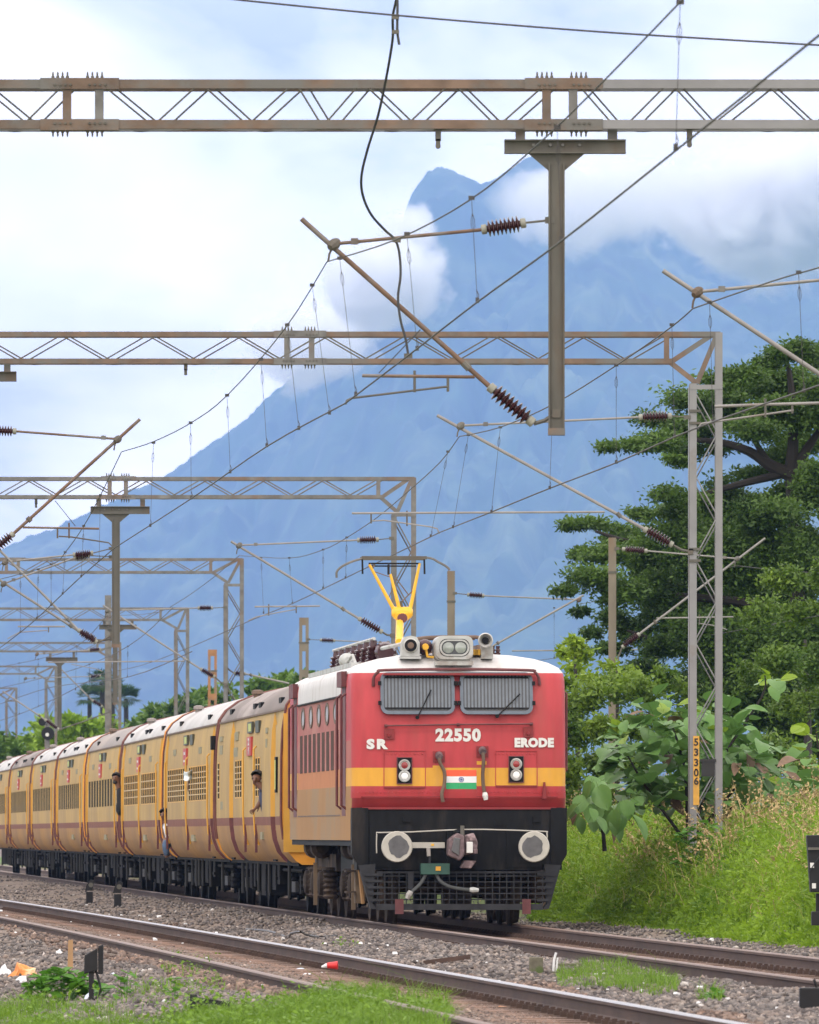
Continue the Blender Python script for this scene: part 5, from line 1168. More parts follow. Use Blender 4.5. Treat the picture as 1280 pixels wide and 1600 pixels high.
    while y < CL-6.4:
        w = rr.uniform(.6, 1.7); zt = rr.uniform(.25, .5); MB().box(-1.32, -.6, y, y+w, zt, .78).build('equipment_box', UNDER, c)
        MB().box(-1.325, -1.32, y+.1, y+w-.1, zt+.08, .70).build('box_door', UNDER, c)
        if rr.random() < .7: MB().tube([(-1.36, y+w+.1, .8), (-1.36, y+w+.1, .30)], .025, 6).build('hanger', PIPEG, c)
        y += w+rr.uniform(.3, .9)
    MB().tube([(-1.25, .5, .70), (-1.25, CL-.5, .70)], .03, 6).build('brake_pipe', UNDER, c)
    return c
SD = [(.55, 1.75), (CL-1.75, CL-.55)]
pitch = 22.3; yc0 = 17.0
COACHES = [
    dict(label='first coach with a brown roof, behind the locomotive, a man leaning out', roofm=RBR, wins=[(6.6, 9.0, 3), (12.6, 15.0, 3), (20.4, 21.3, 1)], doors=[(2.0, 3.4), (15.6, 17.0)], rails=[7.9, 11.4], wk=0, board_txt=(('2', 2.83), ('1', 2.68))),
    dict(label='second coach with a clean white roof and barred windows', roofm=RWH, wins=[(2.4, 10.4, 9), (11.2, 19.6, 9)], doors=SD, rails=[2.1, 10.8, 20.0], wk=0),
    dict(label='third coach with a white roof, behind the one with barred windows and the seated man', roofm=RWH, wins=[(2.4, 10.4, 9), (11.2, 19.6, 9)], doors=SD, rails=[2.1, 10.8, 20.0], wk=1),
    dict(label='fourth coach with a greyish brown roof and upright dark window slots', roofm=RGR, wins=[(2.4, 19.6, 10)], doors=SD, rails=[2.1, 20.0], wk=2),
    dict(label='fifth coach, white roofed, behind the one with dark window slots', roofm=RWH, wins=[(2.4, 19.6, 12)], doors=SD, rails=[2.1, 20.0], wk=2),
    dict(label='sixth coach, white roofed, with blue grey window slots', roofm=RWH, wins=[(2.4, 19.6, 12)], doors=SD, rails=[2.1, 20.0], wk=2),
    dict(label='seventh coach with a brown stained roof near the left picture edge', roofm=RBR, wins=[(2.4, 19.6, 12)], doors=SD, rails=[2.1, 20.0], wk=2),
    dict(label='last visible coach, cut off by the picture edge', roofm=RWH, wins=[(2.4, 19.6, 12)], doors=SD, rails=[2.1, 20.0], wk=2)]
CO = []
for k, kw in enumerate(COACHES): CO.append(coach(k, yc0+pitch*k, **kw))
# small fittings of the first coach seen on its end
c = CO[0]
STEN = mat('stencil_grey', (.27, .25, .17), .7, spec=.1, var=.25, scale=14)
for y, w, z0, z1 in ((19.6, 1.1, 2.70, 2.86), (19.6, 1.1, 2.93, 3.02), (14.2, 1.4, 2.62, 2.78), (14.1, 1.0, 2.90, 3.05), (4.6, .5, 2.70, 2.84), (4.5, .6, 2.93, 3.02), (19.3, .9, 1.72, 1.86), (5.9, .7, 1.20, 1.32)):
    MB().box(-1.6265 if z1 < 2.6 else -1.618, -1.56, y, y+w, z0, z1).build('stencil_panel', STEN, c)
for k_, c_ in enumerate(CO[1:5]):
    for y, z0 in ((5.4, 2.78), (16.2, 2.82), (8.2, 1.15)): MB().box(-1.6265 if z0 < 2 else -1.616, -1.56, y, y+1.2, z0, z0+.12).build('stencil_panel', STEN, c_)
MB().box(-1.655, -1.62, 1.2, 1.6, 1.95, 2.52).build('mirror_case', BLACKB, c); MB().box(-1.66, -1.656, 1.28, 1.52, 2.0, 2.47).build('mirror_face', SIGNY, c)
MB().box(-1.60, -1.2, -.03, -.005, 1.0, 3.2).build('end_panel', CYB, c)
c = CO[1]
MB().box(-1.70, -1.62, -.25, .15, 2.80, 3.05).build('tail_lamp_case', BLACKB, c)
# ------------------------------------------------------------------ passengers
SKIN = mat('skin_brown', (.16, .075, .045), .55, var=.1, scale=12); HAIR = mat('hair_black', (.012, .010, .010), .6, var=.2, scale=30)
def skinned(name, verts, edges, radii, m, parent=None, sub=1):
    me = bpy.data.meshes.new(name); me.from_pydata([tuple(v) for v in verts], edges, [])
    o = link(name, me, None, parent); me.materials.append(m)
    md = o.modifiers.new('s', 'SKIN'); md.use_smooth_shade = True
    for i, r in enumerate(radii):
        rr = r if isinstance(r, tuple) else (r, r); me.skin_vertices[0].data[i].radius = rr
    me.skin_vertices[0].data[0].use_root = True
    ss = o.modifiers.new('u', 'SUBSURF'); ss.levels = sub; ss.render_levels = sub
    dg = bpy.context.evaluated_depsgraph_get(); me2 = bpy.data.meshes.new_from_object(o.evaluated_get(dg)); o.modifiers.clear(); old = o.data; o.data = me2; me2.name = name
    if not me2.materials: me2.materials.append(m)
    bpy.data.meshes.remove(old); return o
def hand(V, E, R, wrist_i, w, d, side):
    """palm, four unequal bent fingers and a thumb leaving the side of the palm"""
    palm = w+d*.07; V.append(palm); E.append((wrist_i, len(V)-1)); R.append((.030, .018)); pi = len(V)-1
    for k, L_ in enumerate((.066, .076, .070, .055)):
        b = palm+d*.03+side*(.022*(k-1.5)); V.append(b+d*L_*.55); E.append((pi, len(V)-1)); R.append(.009); V.append(b+d*L_*.9+Vector((0, .02, -.02))); E.append((len(V)-2, len(V)-1)); R.append(.0075)
    V.append(w+d*.04+side*.05); E.append((wrist_i, len(V)-1)); R.append(.011); V.append(w+d*.08+side*.06); E.append((len(V)-2, len(V)-1)); R.append(.009)
def passenger(Y, label, head, neck, chest, pelvis, arms, shirt, trousers=None, legs=(), look=Vector((-.25, -1, -.1)), beard=False):
    p = lambda q: at(q[0], q[1], Y+(q[2] if len(q) > 2 else 0))
    org = p(pelvis); P = lambda q: p(q)-org
    t = thing('person', label, 'person', tuple(org))
    V = [P(pelvis), P(chest), P(neck), P(head)+Vector((0, 0, -.06)), P(head)+Vector((0, 0, .02)), P(head)+Vector((0, 0, .085))]
    E = [(0, 1), (1, 2), (2, 3), (3, 4), (4, 5)]; R = [(.15, .11), (.18, .13), .065, (.072, .08), (.095, .105), (.07, .075)]
    lk = look.normalized(); V.append(V[4]+lk*.122+Vector((0, 0, -.035))); E.append((4, 6)); R.append(.014)
    CV = [V[0], V[1], V[1].lerp(V[2], .55)]; CE = [(0, 1), (1, 2)]; CR = [(.18, .135), (.21, .155), (.12, .10)]
    for (sh, el, wr, hd) in arms:
        i0 = len(V); V += [P(sh), P(el), P(wr)]; E += [(1, i0), (i0, i0+1), (i0+1, i0+2)]; R += [.065, .052, .036]
        d = (P(hd)-P(wr)).normalized(); hand(V, E, R, i0+2, P(wr), d, d.cross(Vector((0, 1, .1))).normalized())
        c0 = len(CV); CV += [P(sh), P(sh).lerp(P(el), .62)]; CE += [(1, c0), (c0, c0+1)]; CR += [.088, .078]
    for (kn, ft) in legs:
        i0 = len(V); V += [P(kn), P(ft)]; E += [(0, i0), (i0, i0+1)]; R += [.06, .04]
    skinned('body', V, E, R, SKIN, t)
    skinned('shirt', CV, CE, CR, shirt, t)
    if legs:
        LV = [P(pelvis)]; LE = []; LR = [(.16, .12)]
        for (kn, ft) in legs:
            i0 = len(LV); LV += [P(kn), P(kn).lerp(P(ft), .85)]; LE += [(0, i0), (i0, i0+1)]; LR += [.085, .06]
        skinned('trousers', LV, LE, LR, trousers, t)
        for (kn, ft) in legs: q = P(ft); MB().prism([(q.x-.05, q.z-.04), (q.x+.04, q.z-.04), (q.x+.03, q.z+.03), (q.x-.03, q.z+.02)], 'y', q.y-.18, q.y+.06).build('shoe', HAIR, t)
    hv = bmesh.new(); bmesh.ops.create_icosphere(hv, subdivisions=3, radius=1)
    c = V[4]
    for v in hv.verts:
        n = 1+.09*mnoise.noise(v.co*4); v.co = Vector((v.co.x*.114*n, v.co.y*.122*n, v.co.z*.118*n+.018))
    bmesh.ops.delete(hv, geom=[v for v in hv.verts if v.co.z < -.01+.10*max(0, v.co.normalized().dot(lk)+.3)], context='VERTS')
    me = bpy.data.meshes.new('hair'); hv.to_mesh(me); hv.free(); h = link('hair', me, HAIR, t); h.location = c
    so = h.modifiers.new('t', 'SOLIDIFY'); so.thickness = .012
    for s in (-1, 1):
        side = lk.cross(Vector((0, 0, 1))).normalized(); e = V[4]+lk*.098+side*(s*.033)+Vector((0, 0, .012)); MB().lathe(e-lk*.004, e+lk*.012, [(0, .012), (1, .008)], 8).build('eye', HAIR, t)
        a = V[4]+side*(s*.088)-Vector((0, 0, .01)); MB().lathe(a-side*.006, a+side*.006, [(0, .026), (1, .022)], 8).build('ear', SKIN, t)
    if beard:
        q = V[3]+lk*.055; MB().lathe(q+Vector((0, 0, .02)), q-Vector((0, 0, .05)), [(0, .045), (.5, .058), (1, .03)], 10).build('beard', HAIR, t, smooth=True)
    return t
NAVYS = mat('shirt_navy', (.035, .045, .09), .8, var=.15); BLKS = mat('shirt_black', (.014, .014, .017), .8, var=.2); WHS = mat('shirt_white', (.72, .74, .78), .8, var=.05); JEAN = mat('jeans_blue', (.06, .10, .17), .8, var=.2)
passenger(170.0, 'man with bare forearm leaning out of the first coach, hand hanging down', (402, 1217), (408, 1230), (416, 1246), (424, 1282), [((409, 1238), (409, 1250), (403, 1259), (398, 1264))], NAVYS, look=Vector((-.5, -1, -.25)))
passenger(229.8, 'bearded man in black leaning out of the third coach doorway', (182, 1217), (185, 1226), (189, 1240), (190, 1276), [((187, 1236), (186, 1250), (187, 1262), (187, 1266))], BLKS, look=Vector((-.6, -1, -.1)), beard=True)
passenger(206.4, 'man in a white shirt and jeans sitting in the open coach doorway', (257, 1274), (259, 1284), (262, 1296), (266, 1316), [((258, 1291), (257, 1303), (260, 1311), (263, 1313))], WHS, JEAN, legs=[((259, 1320, -.3), (261, 1342, -.3))], look=Vector((-.5, -1, -.1)))
pw = passenger(196.3, 'passenger behind window bars reaching an arm out with a white cloth', (306, 1226, 1.2), (306, 1236, 1.2), (309, 1250, 1.2), (311, 1275, 1.2), [((302, 1240, .6), (296, 1232, .2), (297, 1219), (297, 1213))], NAVYS)
bm = bmesh.new(); bmesh.ops.create_grid(bm, x_segments=10, y_segments=8, size=.5)
for v in bm.verts: x, y = v.co.x, v.co.y; v.co = Vector((x*.26, .08*math.sin(x*9)+.03*math.cos(y*7), y*.17+.05*math.sin(x*4)-.06*x))
me = bpy.data.meshes.new('cloth'); bm.to_mesh(me); bm.free(); cl = link('white_cloth', me, mat('cloth_white', (.72, .80, .82), .8, var=.05), None, at(298, 1211, 194.9)); cl.modifiers.new('t', 'SOLIDIFY').thickness = .006
tag(cl, 'white cloth held out of a window of the second coach', 'cloth')

# ------------------------------------------------------------------ vegetation helpers
def cards(P, size, rg, flat=.0, asp=1.5, fold=True):
    """leaf cards: rhombus leaves with random directions; returns V, F"""
    n = len(P); d = rg.randn(n, 3); d[:, 2] *= (1-flat); d /= np.linalg.norm(d, axis=1)[:, None]
    u = rg.randn(n, 3); u -= (u*d).sum(1)[:, None]*d
    if flat > 0:
        up = np.array([0, 0, 1.]); nn = rg.randn(n, 3)*(1-flat)+up*flat*1.6; nn /= np.linalg.norm(nn, axis=1)[:, None]; u = np.cross(nn, d)
    u /= np.linalg.norm(u, axis=1)[:, None]+1e-9
    s = (size*np.ones(n))[:, None]
    a = P; b = P+d*s*.5*asp+u*s*.36; c = P+d*s*asp; e = P+d*s*.5*asp-u*s*.36
    V = np.stack([a, b, c, e], 1).reshape(-1, 3); Fc = np.arange(4*n).reshape(n, 4); return V, Fc
def blades(X, Y, Z, h, w, rg, lean=.5, curl=.5):
    n = len(X); a = rg.uniform(0, 2*np.pi, n); fa = rg.uniform(0, np.pi, n)
    dx, dy = np.cos(a), np.sin(a); wx, wy = np.cos(fa)*w/2, np.sin(fa)*w/2; l = lean*h*rg.uniform(.1, 1, n)
    base = np.stack([X, Y, Z], 1); W_ = np.stack([wx, wy, 0*wx], 1)
    m = base+np.stack([dx*l*.35, dy*l*.35, h*.6], 1); tp = base+np.stack([dx*l*(1+curl), dy*l*(1+curl), h*(1-.25*curl*rg.rand(n))], 1)
    V = np.stack([base-W_, base+W_, m-W_*.8, m+W_*.8, tp], 1).reshape(-1, 3); k = (np.arange(n)*5)[:, None]
    Fc = np.concatenate([k+np.array([[0, 1, 3]]), k+np.array([[0, 3, 2]]), k+np.array([[2, 3, 4]])]); return V, Fc
def q2t(Fc): return np.concatenate([Fc[:, [0, 1, 2]], Fc[:, [0, 2, 3]]])
def join(parts):
    V = []; Fs = []; T = []; k = 0
    for v, f, t in parts: V.append(v); Fs.append(f+k); T.append(t); k += len(v)
    return np.concatenate(V), np.concatenate(Fs), np.concatenate(T)
LG = leafmat('weed_green', (.065, .145, .008), (.33, .50, .035), .45, .8)
GG = leafmat('grass_green', (.09, .18, .012), (.34, .48, .035), .4, 1.5)
DG = leafmat('rain_tree_green', (.012, .036, .009), (.135, .235, .038), .35, .4)
MG = leafmat('bush_green', (.045, .10, .012), (.20, .30, .03), .3, .7)
FG_ = leafmat('far_tree_green', (.025, .065, .012), (.15, .26, .025), .2, .12)
BARK = mat('bark_dark', (.022, .018, .015), .9, var=.3, scale=3, bump=.3)
DRY = mat('dry_seed_head', (.40, .30, .14), .8, var=.25, scale=3)

def bank():
    rg = np.random.RandomState(11)
    # positions by lateral distance from the locomotive's track
    def pos(n, l0, l1_, y0, y1, pw=1.0):
        Y = 1/rg.uniform(1/y1, 1/y0, n); l = l0+(l1_-l0)*rg.rand(n)**pw; X = c1(Y)+l
        k = in_view(X, Y, .6, 220, 200) & (X/Y*F+640 > 830); return X[k], Y[k], l[k]
    parts = []
    # tussocks: every plant is a dome of leaves on its own stems, of its own height and green
    Xc, Yc, lc = pos(15000, 3.05, 13, 96, 250, 1.6); nc = len(Xc)
    Hc = np.interp(lc, [2.9, 3.2, 3.5, 4.2, 7, 13], [.06, .18, .55, .85, .95, 1.0])*(.35+1.25*fbm(Xc*.9, Yc*.25, 3, 8))*rg.uniform(.6, 1.25, nc); rad = .10+.24*Hc*rg.uniform(.7, 1.3, nc)
    tc_ = rg.rand(nc)*.5+.7*(fbm(Xc*.35, Yc*.10, 3, 31)-.35)
    m = 46; i = np.repeat(np.arange(nc), m); n = nc*m; d = rg.randn(n, 3); d[:, 2] = np.abs(d[:, 2]); d /= np.linalg.norm(d, axis=1)[:, None]; rr = rg.rand(n)**.35
    P = np.stack([Xc[i]+d[:, 0]*rad[i]*rr, Yc[i]+d[:, 1]*rad[i]*rr*1.2, gz(Xc, Yc)[i]+Hc[i]*(.12+.88*d[:, 2]*rr)], 1); Y = Yc[i]; l = lc[i]
    sz = rg.uniform(.022, .062, n)*(.6+.7*rg.rand(nc)[i])
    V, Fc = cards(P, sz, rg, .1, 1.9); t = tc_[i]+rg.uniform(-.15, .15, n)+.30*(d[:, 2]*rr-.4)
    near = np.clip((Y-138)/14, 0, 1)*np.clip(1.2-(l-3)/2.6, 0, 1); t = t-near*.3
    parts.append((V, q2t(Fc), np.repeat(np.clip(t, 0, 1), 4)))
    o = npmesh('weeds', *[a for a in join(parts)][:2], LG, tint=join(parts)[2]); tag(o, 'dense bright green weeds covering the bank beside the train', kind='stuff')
    X, Y, l = pos(60000, 2.85, 12, 92, 240, 1.4); n = len(X)
    h = np.interp(l, [2.85, 3.15, 3.45, 4.2, 7, 12], [.05, .15, .55, .9, .95, 1.1])*rg.uniform(.4, 1.1, n)*(.5+1.0*fbm(X*.9, Y*.25, 3, 91))*np.where(rg.rand(n) > .96, 1.35, 1)
    V, Fc = blades(X, Y, gz(X, Y), h, rg.uniform(.008, .020, n), rg, .6, .8)
    o = npmesh('grass', V, Fc, GG, tint=np.repeat(np.clip(rg.rand(n)*.8+.1, 0, 1), 5)); tag(o, 'long grass among the weeds on the bank', kind='stuff')
    X, Y, l = pos(9000, 3.7, 12, 96, 230, 1.2); n = len(X); gp = fbm(X*.5, Y*.15, 3, 77); k = gp > .47; X, Y, l = X[k], Y[k], l[k]; n = len(X)
    h = np.interp(l, [3.7, 4.4, 12], [.75, 1.3, 1.6])*rg.uniform(.75, 1.15, n)
    V, Fc = blades(X, Y, gz(X, Y), h, rg.uniform(.012, .022, n), rg, .4, 1.0)
    P = np.stack([np.repeat(X, 14), np.repeat(Y, 14), 0*np.repeat(X, 14)], 1)
    tips = V.reshape(-1, 5, 3); f = rg.uniform(.55, 1, (n, 14, 1)); mid = tips[:, 2:3, :]*(1-f)+tips[:, 4:5, :]*f
    V2, F2 = cards(mid.reshape(-1, 3), rg.uniform(.02, .04, n*14), rg, 0, 1.6)
    VV = np.concatenate([V, V2]); FF = np.concatenate([Fc, q2t(F2)+len(V)])
    o = npmesh('seed_grass', VV, FF, DRY); tag(o, 'tan feathery seed heads of tall grass', kind='stuff')
bank()

def grass_patch(name, label, boxes, seed, hmin, hmax, w=.008, tintb=.3, leafy=0, mt=None):
    rg = np.random.RandomState(seed); Xs = []; Ys = []
    for (x0, x1, y0, y1, n, zz) in boxes:
        px = rg.uniform(x0, x1, n); py = rg.uniform(y0, y1, n); 
        X = np.zeros(n); Y = np.full(n, 90.)
        for _ in range(12):
            z = gz(X, Y); Y = .5*Y+.5*np.clip((EYE-z)*F/np.maximum(py-HZ, 30), 50, 260); X = (px-640)/F*Y
        Xs.append(X); Ys.append(Y)
    X = np.concatenate(Xs); Y = np.concatenate(Ys); k = fbm(X*1.3, Y*.35, 3, seed)+rg.uniform(-.12, .12, len(X)) > .45; X, Y = X[k], Y[k]; n = len(X)
    h = rg.uniform(hmin, hmax, n)*(.15+1.5*fbm(X*1.1, Y*.4, 2, seed+1))*np.where(rg.rand(n) > .985, 1.8, 1)
    V, Fc = blades(X, Y, gz(X, Y)-.01, h, rg.uniform(w*.6, w*1.4, n), rg, .7, .6); T = np.repeat(np.clip(tintb+rg.uniform(-.3, .4, n), 0, 1), 5)
    if leafy:
        idx = rg.randint(0, n, leafy); P = np.stack([X[idx]+rg.randn(leafy)*.05, Y[idx]+rg.randn(leafy)*.05, gz(X[idx], Y[idx])+rg.uniform(.02, hmax*.8, leafy)], 1)
        V2, F2 = cards(P, rg.uniform(.02, .045, leafy), rg, .5, 1.4); Fc = np.concatenate([Fc, q2t(F2)+len(V)]); V = np.concatenate([V, V2]); T = np.concatenate([T, np.repeat(rg.uniform(.2, .9, leafy), 4)])
    o = npmesh(name, V, Fc, mt or GG, tint=T); tag(o, label, kind='stuff')
GF = leafmat('front_grass_green', (.05, .12, .01), (.21, .36, .03), .35, 2.0)
grass_patch('grass', 'bright grass along the bottom of the picture', [(-40, 700, 1592, 1640, 26000, 0), (-40, 470, 1578, 1600, 7000, 0), (380, 610, 1566, 1600, 11000, 0), (560, 700, 1580, 1610, 4000, 0)], 3, .08, .24, .007, .45, 5000, GF)
grass_patch('grass', 'thin grass tufts in the ballast between the two tracks', [(870, 1060, 1518, 1548, 3600, 0), (900, 1020, 1510, 1522, 1300, 0), (1090, 1130, 1556, 1568, 260, 0)], 5, .06, .16, .006, .5, 0, GF)
grass_patch('grass', 'sparse weeds in the gravel left of the near track', [(180, 350, 1530, 1575, 520, 0), (250, 330, 1500, 1530, 260, 0), (520, 560, 1475, 1482, 60, 0)], 9, .05, .14, .009, .5, 330, GF)

def blob_pts(rg, cx, cy, cz, rx, ry, rz, n, shell=.55):
    d = rg.randn(n, 3); d /= np.linalg.norm(d, axis=1)[:, None]; r = (shell+(1-shell)*rg.rand(n))**.8*rg.rand(n)**.15
    return np.stack([cx+d[:, 0]*rx*r, cy+d[:, 1]*ry*r, cz+d[:, 2]*rz*r], 1)
def tree(name, label, cat, Y, clumps, leaf, per, m, trunk=None, seed=1, flat=.3, group=None, depth=None, tb=.35, asp=1.6):
    """clumps in photograph pixels (x, y, rx, ry[, dY]) at distance Y"""
    rg = np.random.RandomState(seed); s = F/Y; parts = []
    base = at(trunk[0][0][0][0], trunk[0][0][0][1], Y) if trunk else at(clumps[0][0], HZ+10, Y)
    t = thing(name, label, cat, tuple(base), group=group); B = np.array(base)
    for c in clumps:
        x, y, rx, ry = c[:4]; dY = c[4] if len(c) > 4 else rg.uniform(-1, 1)*(depth or 3)
        p = at(x, y, Y+dY); rxm, rzm = rx/s, ry/s; n = int(per*max(.25, rx*ry/1500.))
        # sub-clumps give an uneven outline with gaps
        ns = max(4, int(rx*ry/160)); sub = blob_pts(rg, p.x, p.y, p.z, rxm*.8, rxm*.8, rzm*.75, ns, .2)
        ii = rg.randint(0, ns, n); d = rg.randn(n, 3)*np.array([rxm, rxm, rzm])*(.20 if ns > 6 else .32)
        P = sub[ii]+d-B; V, Fc = cards(P, leaf*rg.uniform(.6, 1.25, n), rg, flat, asp)
        tt = np.clip(tb+rg.uniform(-.2, .2, n)+rg.uniform(-.25, .35, ns)[ii]+.35*d[:, 2]/max(rzm, .1), 0, 1); parts.append((V, Fc, np.repeat(tt, 4)))  # tint rises with height in each sub-clump: top light painted into the leaves
    V, Fc, T = join(parts); npmesh('crown', V, Fc, m, t, tint=T)
    if trunk:
        b = MB()
        for pts, r0, r1 in trunk:
            q = smooth([at(p[0], p[1], Y+(p[2] if len(p) > 2 else 0))-base for p in pts], 3); nq = len(q); b.tube(q, [r0+(r1-r0)*i/(nq-1) for i in range(nq)], 7)
        b.build('trunk', BARK, t, smooth=True)
    return t
rt = [(1240, 548, 52, 20), (1195, 566, 30, 12), (1280, 560, 40, 25), (1150, 590, 60, 22), (1215, 598, 66, 24), (1275, 610, 40, 25), (1075, 625, 52, 15), (1130, 632, 60, 22), (1200, 645, 70, 24), (1265, 655, 45, 26), (1032, 655, 40, 12), (1085, 668, 60, 18), (985, 694, 58, 9), (1030, 690, 50, 14), (1080, 702, 48, 14), (950, 697, 22, 6), (1250, 690, 50, 16), (1180, 672, 50, 16), (1060, 718, 22, 8),
      (1040, 775, 34, 14), (1088, 790, 50, 22), (1130, 775, 40, 22), (1245, 770, 50, 24, 4), (1190, 790, 60, 26, 4), (1010, 800, 30, 10), (925, 818, 50, 10), (892, 824, 24, 8), (975, 835, 55, 18), (1040, 835, 60, 26), (1110, 840, 60, 34), (1180, 850, 60, 40), (1250, 850, 60, 40), (905, 868, 24, 8), (950, 868, 50, 16), (1010, 885, 60, 30), (1090, 905, 60, 36), (925, 905, 45, 16), (890, 922, 26, 9), (970, 925, 60, 22), (1040, 945, 60, 30), (1150, 930, 66, 44), (1230, 930, 60, 44),
      (905, 955, 16, 6), (955, 960, 36, 14), (990, 985, 44, 18), (1060, 1000, 60, 30), (1140, 1020, 66, 40), (1220, 1020, 66, 44), (1275, 980, 40, 50), (930, 992, 22, 8), (960, 1015, 30, 10), (1010, 1040, 40, 14), (1100, 1075, 70, 34), (1190, 1100, 70, 40), (1270, 1090, 50, 50), (1250, 1160, 60, 40)]
rt = [(x, y, rx, ry*1.25) + tuple(r) for x, y, rx, ry, *r in rt]+[(1180, 610, 70, 24, 3), (1250, 650, 60, 34, 3), (1160, 660, 70, 20, 3), (1120, 700, 40, 10, 3), (1240, 710, 60, 20, 1), (1180, 740, 50, 12, 2), (1130, 860, 60, 50, -3), (1200, 800, 70, 36, -3), (1240, 880, 60, 60, -3), (1160, 900, 60, 50, -3), (1060, 800, 50, 24, -2), (1080, 870, 60, 40, -3), (1000, 860, 60, 26, 0), (1020, 920, 60, 30, -2), (1100, 990, 70, 50, -3), (1040, 1010, 50, 30, 0), (1170, 1000, 80, 50, -3), (1240, 1000, 60, 70, -4), (1240, 1080, 70, 60, -4), (1150, 1090, 80, 50, -3), (1270, 760, 50, 50, -2)]
rt += [(1340, 600, 70, 40), (1390, 680, 80, 50), (1350, 770, 80, 60), (1430, 800, 80, 60), (1360, 880, 90, 70), (1440, 930, 90, 70), (1350, 1000, 90, 70), (1430, 1060, 90, 70), (1340, 1110, 90, 70), (1420, 1170, 90, 60)]
rt += [(1150, 830, 90, 50, 5), (1220, 920, 90, 60, 5), (1100, 960, 80, 50, 5), (1180, 1060, 100, 60, 5), (1230, 640, 70, 30, 4), (1130, 650, 70, 18, 4), (1270, 740, 40, 30, 5), (1060, 880, 70, 30, 5), (1120, 800, 60, 26, 5)]
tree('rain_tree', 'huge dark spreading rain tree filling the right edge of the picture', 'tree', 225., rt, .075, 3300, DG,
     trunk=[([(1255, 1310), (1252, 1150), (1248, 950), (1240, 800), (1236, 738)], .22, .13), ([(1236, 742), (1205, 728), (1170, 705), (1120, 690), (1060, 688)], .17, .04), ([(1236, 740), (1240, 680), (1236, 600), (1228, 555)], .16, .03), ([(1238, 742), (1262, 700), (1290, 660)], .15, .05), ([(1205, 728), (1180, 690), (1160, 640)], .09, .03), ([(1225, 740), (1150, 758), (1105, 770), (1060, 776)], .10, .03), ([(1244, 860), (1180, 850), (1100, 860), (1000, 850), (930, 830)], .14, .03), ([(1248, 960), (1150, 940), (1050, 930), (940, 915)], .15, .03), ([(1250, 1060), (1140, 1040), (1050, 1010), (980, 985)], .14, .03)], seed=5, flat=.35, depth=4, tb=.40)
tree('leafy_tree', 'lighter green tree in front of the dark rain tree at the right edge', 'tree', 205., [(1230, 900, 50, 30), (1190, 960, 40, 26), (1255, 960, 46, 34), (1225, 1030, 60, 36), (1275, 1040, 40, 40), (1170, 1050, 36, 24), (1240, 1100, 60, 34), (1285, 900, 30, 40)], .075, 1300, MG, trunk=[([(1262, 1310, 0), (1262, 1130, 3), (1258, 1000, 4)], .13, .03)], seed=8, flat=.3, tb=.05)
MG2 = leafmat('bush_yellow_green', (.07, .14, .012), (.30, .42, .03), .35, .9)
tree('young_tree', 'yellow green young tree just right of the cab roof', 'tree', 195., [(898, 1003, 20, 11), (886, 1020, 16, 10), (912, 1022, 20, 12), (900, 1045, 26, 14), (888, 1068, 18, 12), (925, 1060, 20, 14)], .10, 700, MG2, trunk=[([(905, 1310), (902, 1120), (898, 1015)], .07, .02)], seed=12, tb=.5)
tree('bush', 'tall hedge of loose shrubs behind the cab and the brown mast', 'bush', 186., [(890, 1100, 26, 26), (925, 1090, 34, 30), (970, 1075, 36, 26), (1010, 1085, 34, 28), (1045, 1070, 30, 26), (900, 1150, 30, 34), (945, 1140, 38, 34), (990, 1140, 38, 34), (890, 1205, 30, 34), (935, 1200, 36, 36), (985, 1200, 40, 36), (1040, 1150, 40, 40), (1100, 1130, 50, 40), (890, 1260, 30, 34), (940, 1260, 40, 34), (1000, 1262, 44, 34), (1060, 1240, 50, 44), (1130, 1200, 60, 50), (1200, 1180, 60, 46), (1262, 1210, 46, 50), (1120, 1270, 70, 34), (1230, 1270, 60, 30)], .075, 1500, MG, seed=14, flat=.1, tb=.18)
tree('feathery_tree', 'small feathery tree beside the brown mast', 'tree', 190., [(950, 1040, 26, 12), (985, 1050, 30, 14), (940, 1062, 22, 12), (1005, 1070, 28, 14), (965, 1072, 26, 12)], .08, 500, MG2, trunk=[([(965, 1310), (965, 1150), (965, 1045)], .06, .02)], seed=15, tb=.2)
# trees beyond the train
far = [(-25, 1150, 30, 40), (12, 1150, 26, 32), (50, 1148, 26, 26), (84, 1136, 24, 18), (128, 1128, 34, 14), (150, 1140, 30, 24), (212, 1132, 26, 22), (243, 1120, 22, 22), (283, 1104, 30, 24), (318, 1098, 28, 30), (356, 1092, 28, 36), (398, 1080, 30, 30), (440, 1074, 30, 28), (482, 1072, 30, 30), (520, 1066, 30, 28), (556, 1066, 28, 26)]
lab = ['dark clipped tree at the left picture edge', 'dark rounded tree left of the signal', 'bright green tree low behind the last coaches', 'small bright tree behind the round signal', 'bright lime green flat topped tree near the palms', 'green tree beneath the palm crowns', 'dull green tree right of the palms', 'green tree between the lattice masts of the fifth gantry', 'dark tree behind the fifth gantry mast', 'dark tree left of the orange mast', 'dark tree behind the fourth gantry mast', 'bright topped tree left of the slotted tan mast', 'rounded tree close to the slotted tan mast', 'tree directly behind the slotted tan mast', 'tree right of the slotted tan mast', 'tree beside the rooftop insulators of the locomotive']
FB = leafmat('lime_tree_green', (.10, .20, .012), (.32, .46, .03), .25, .12)
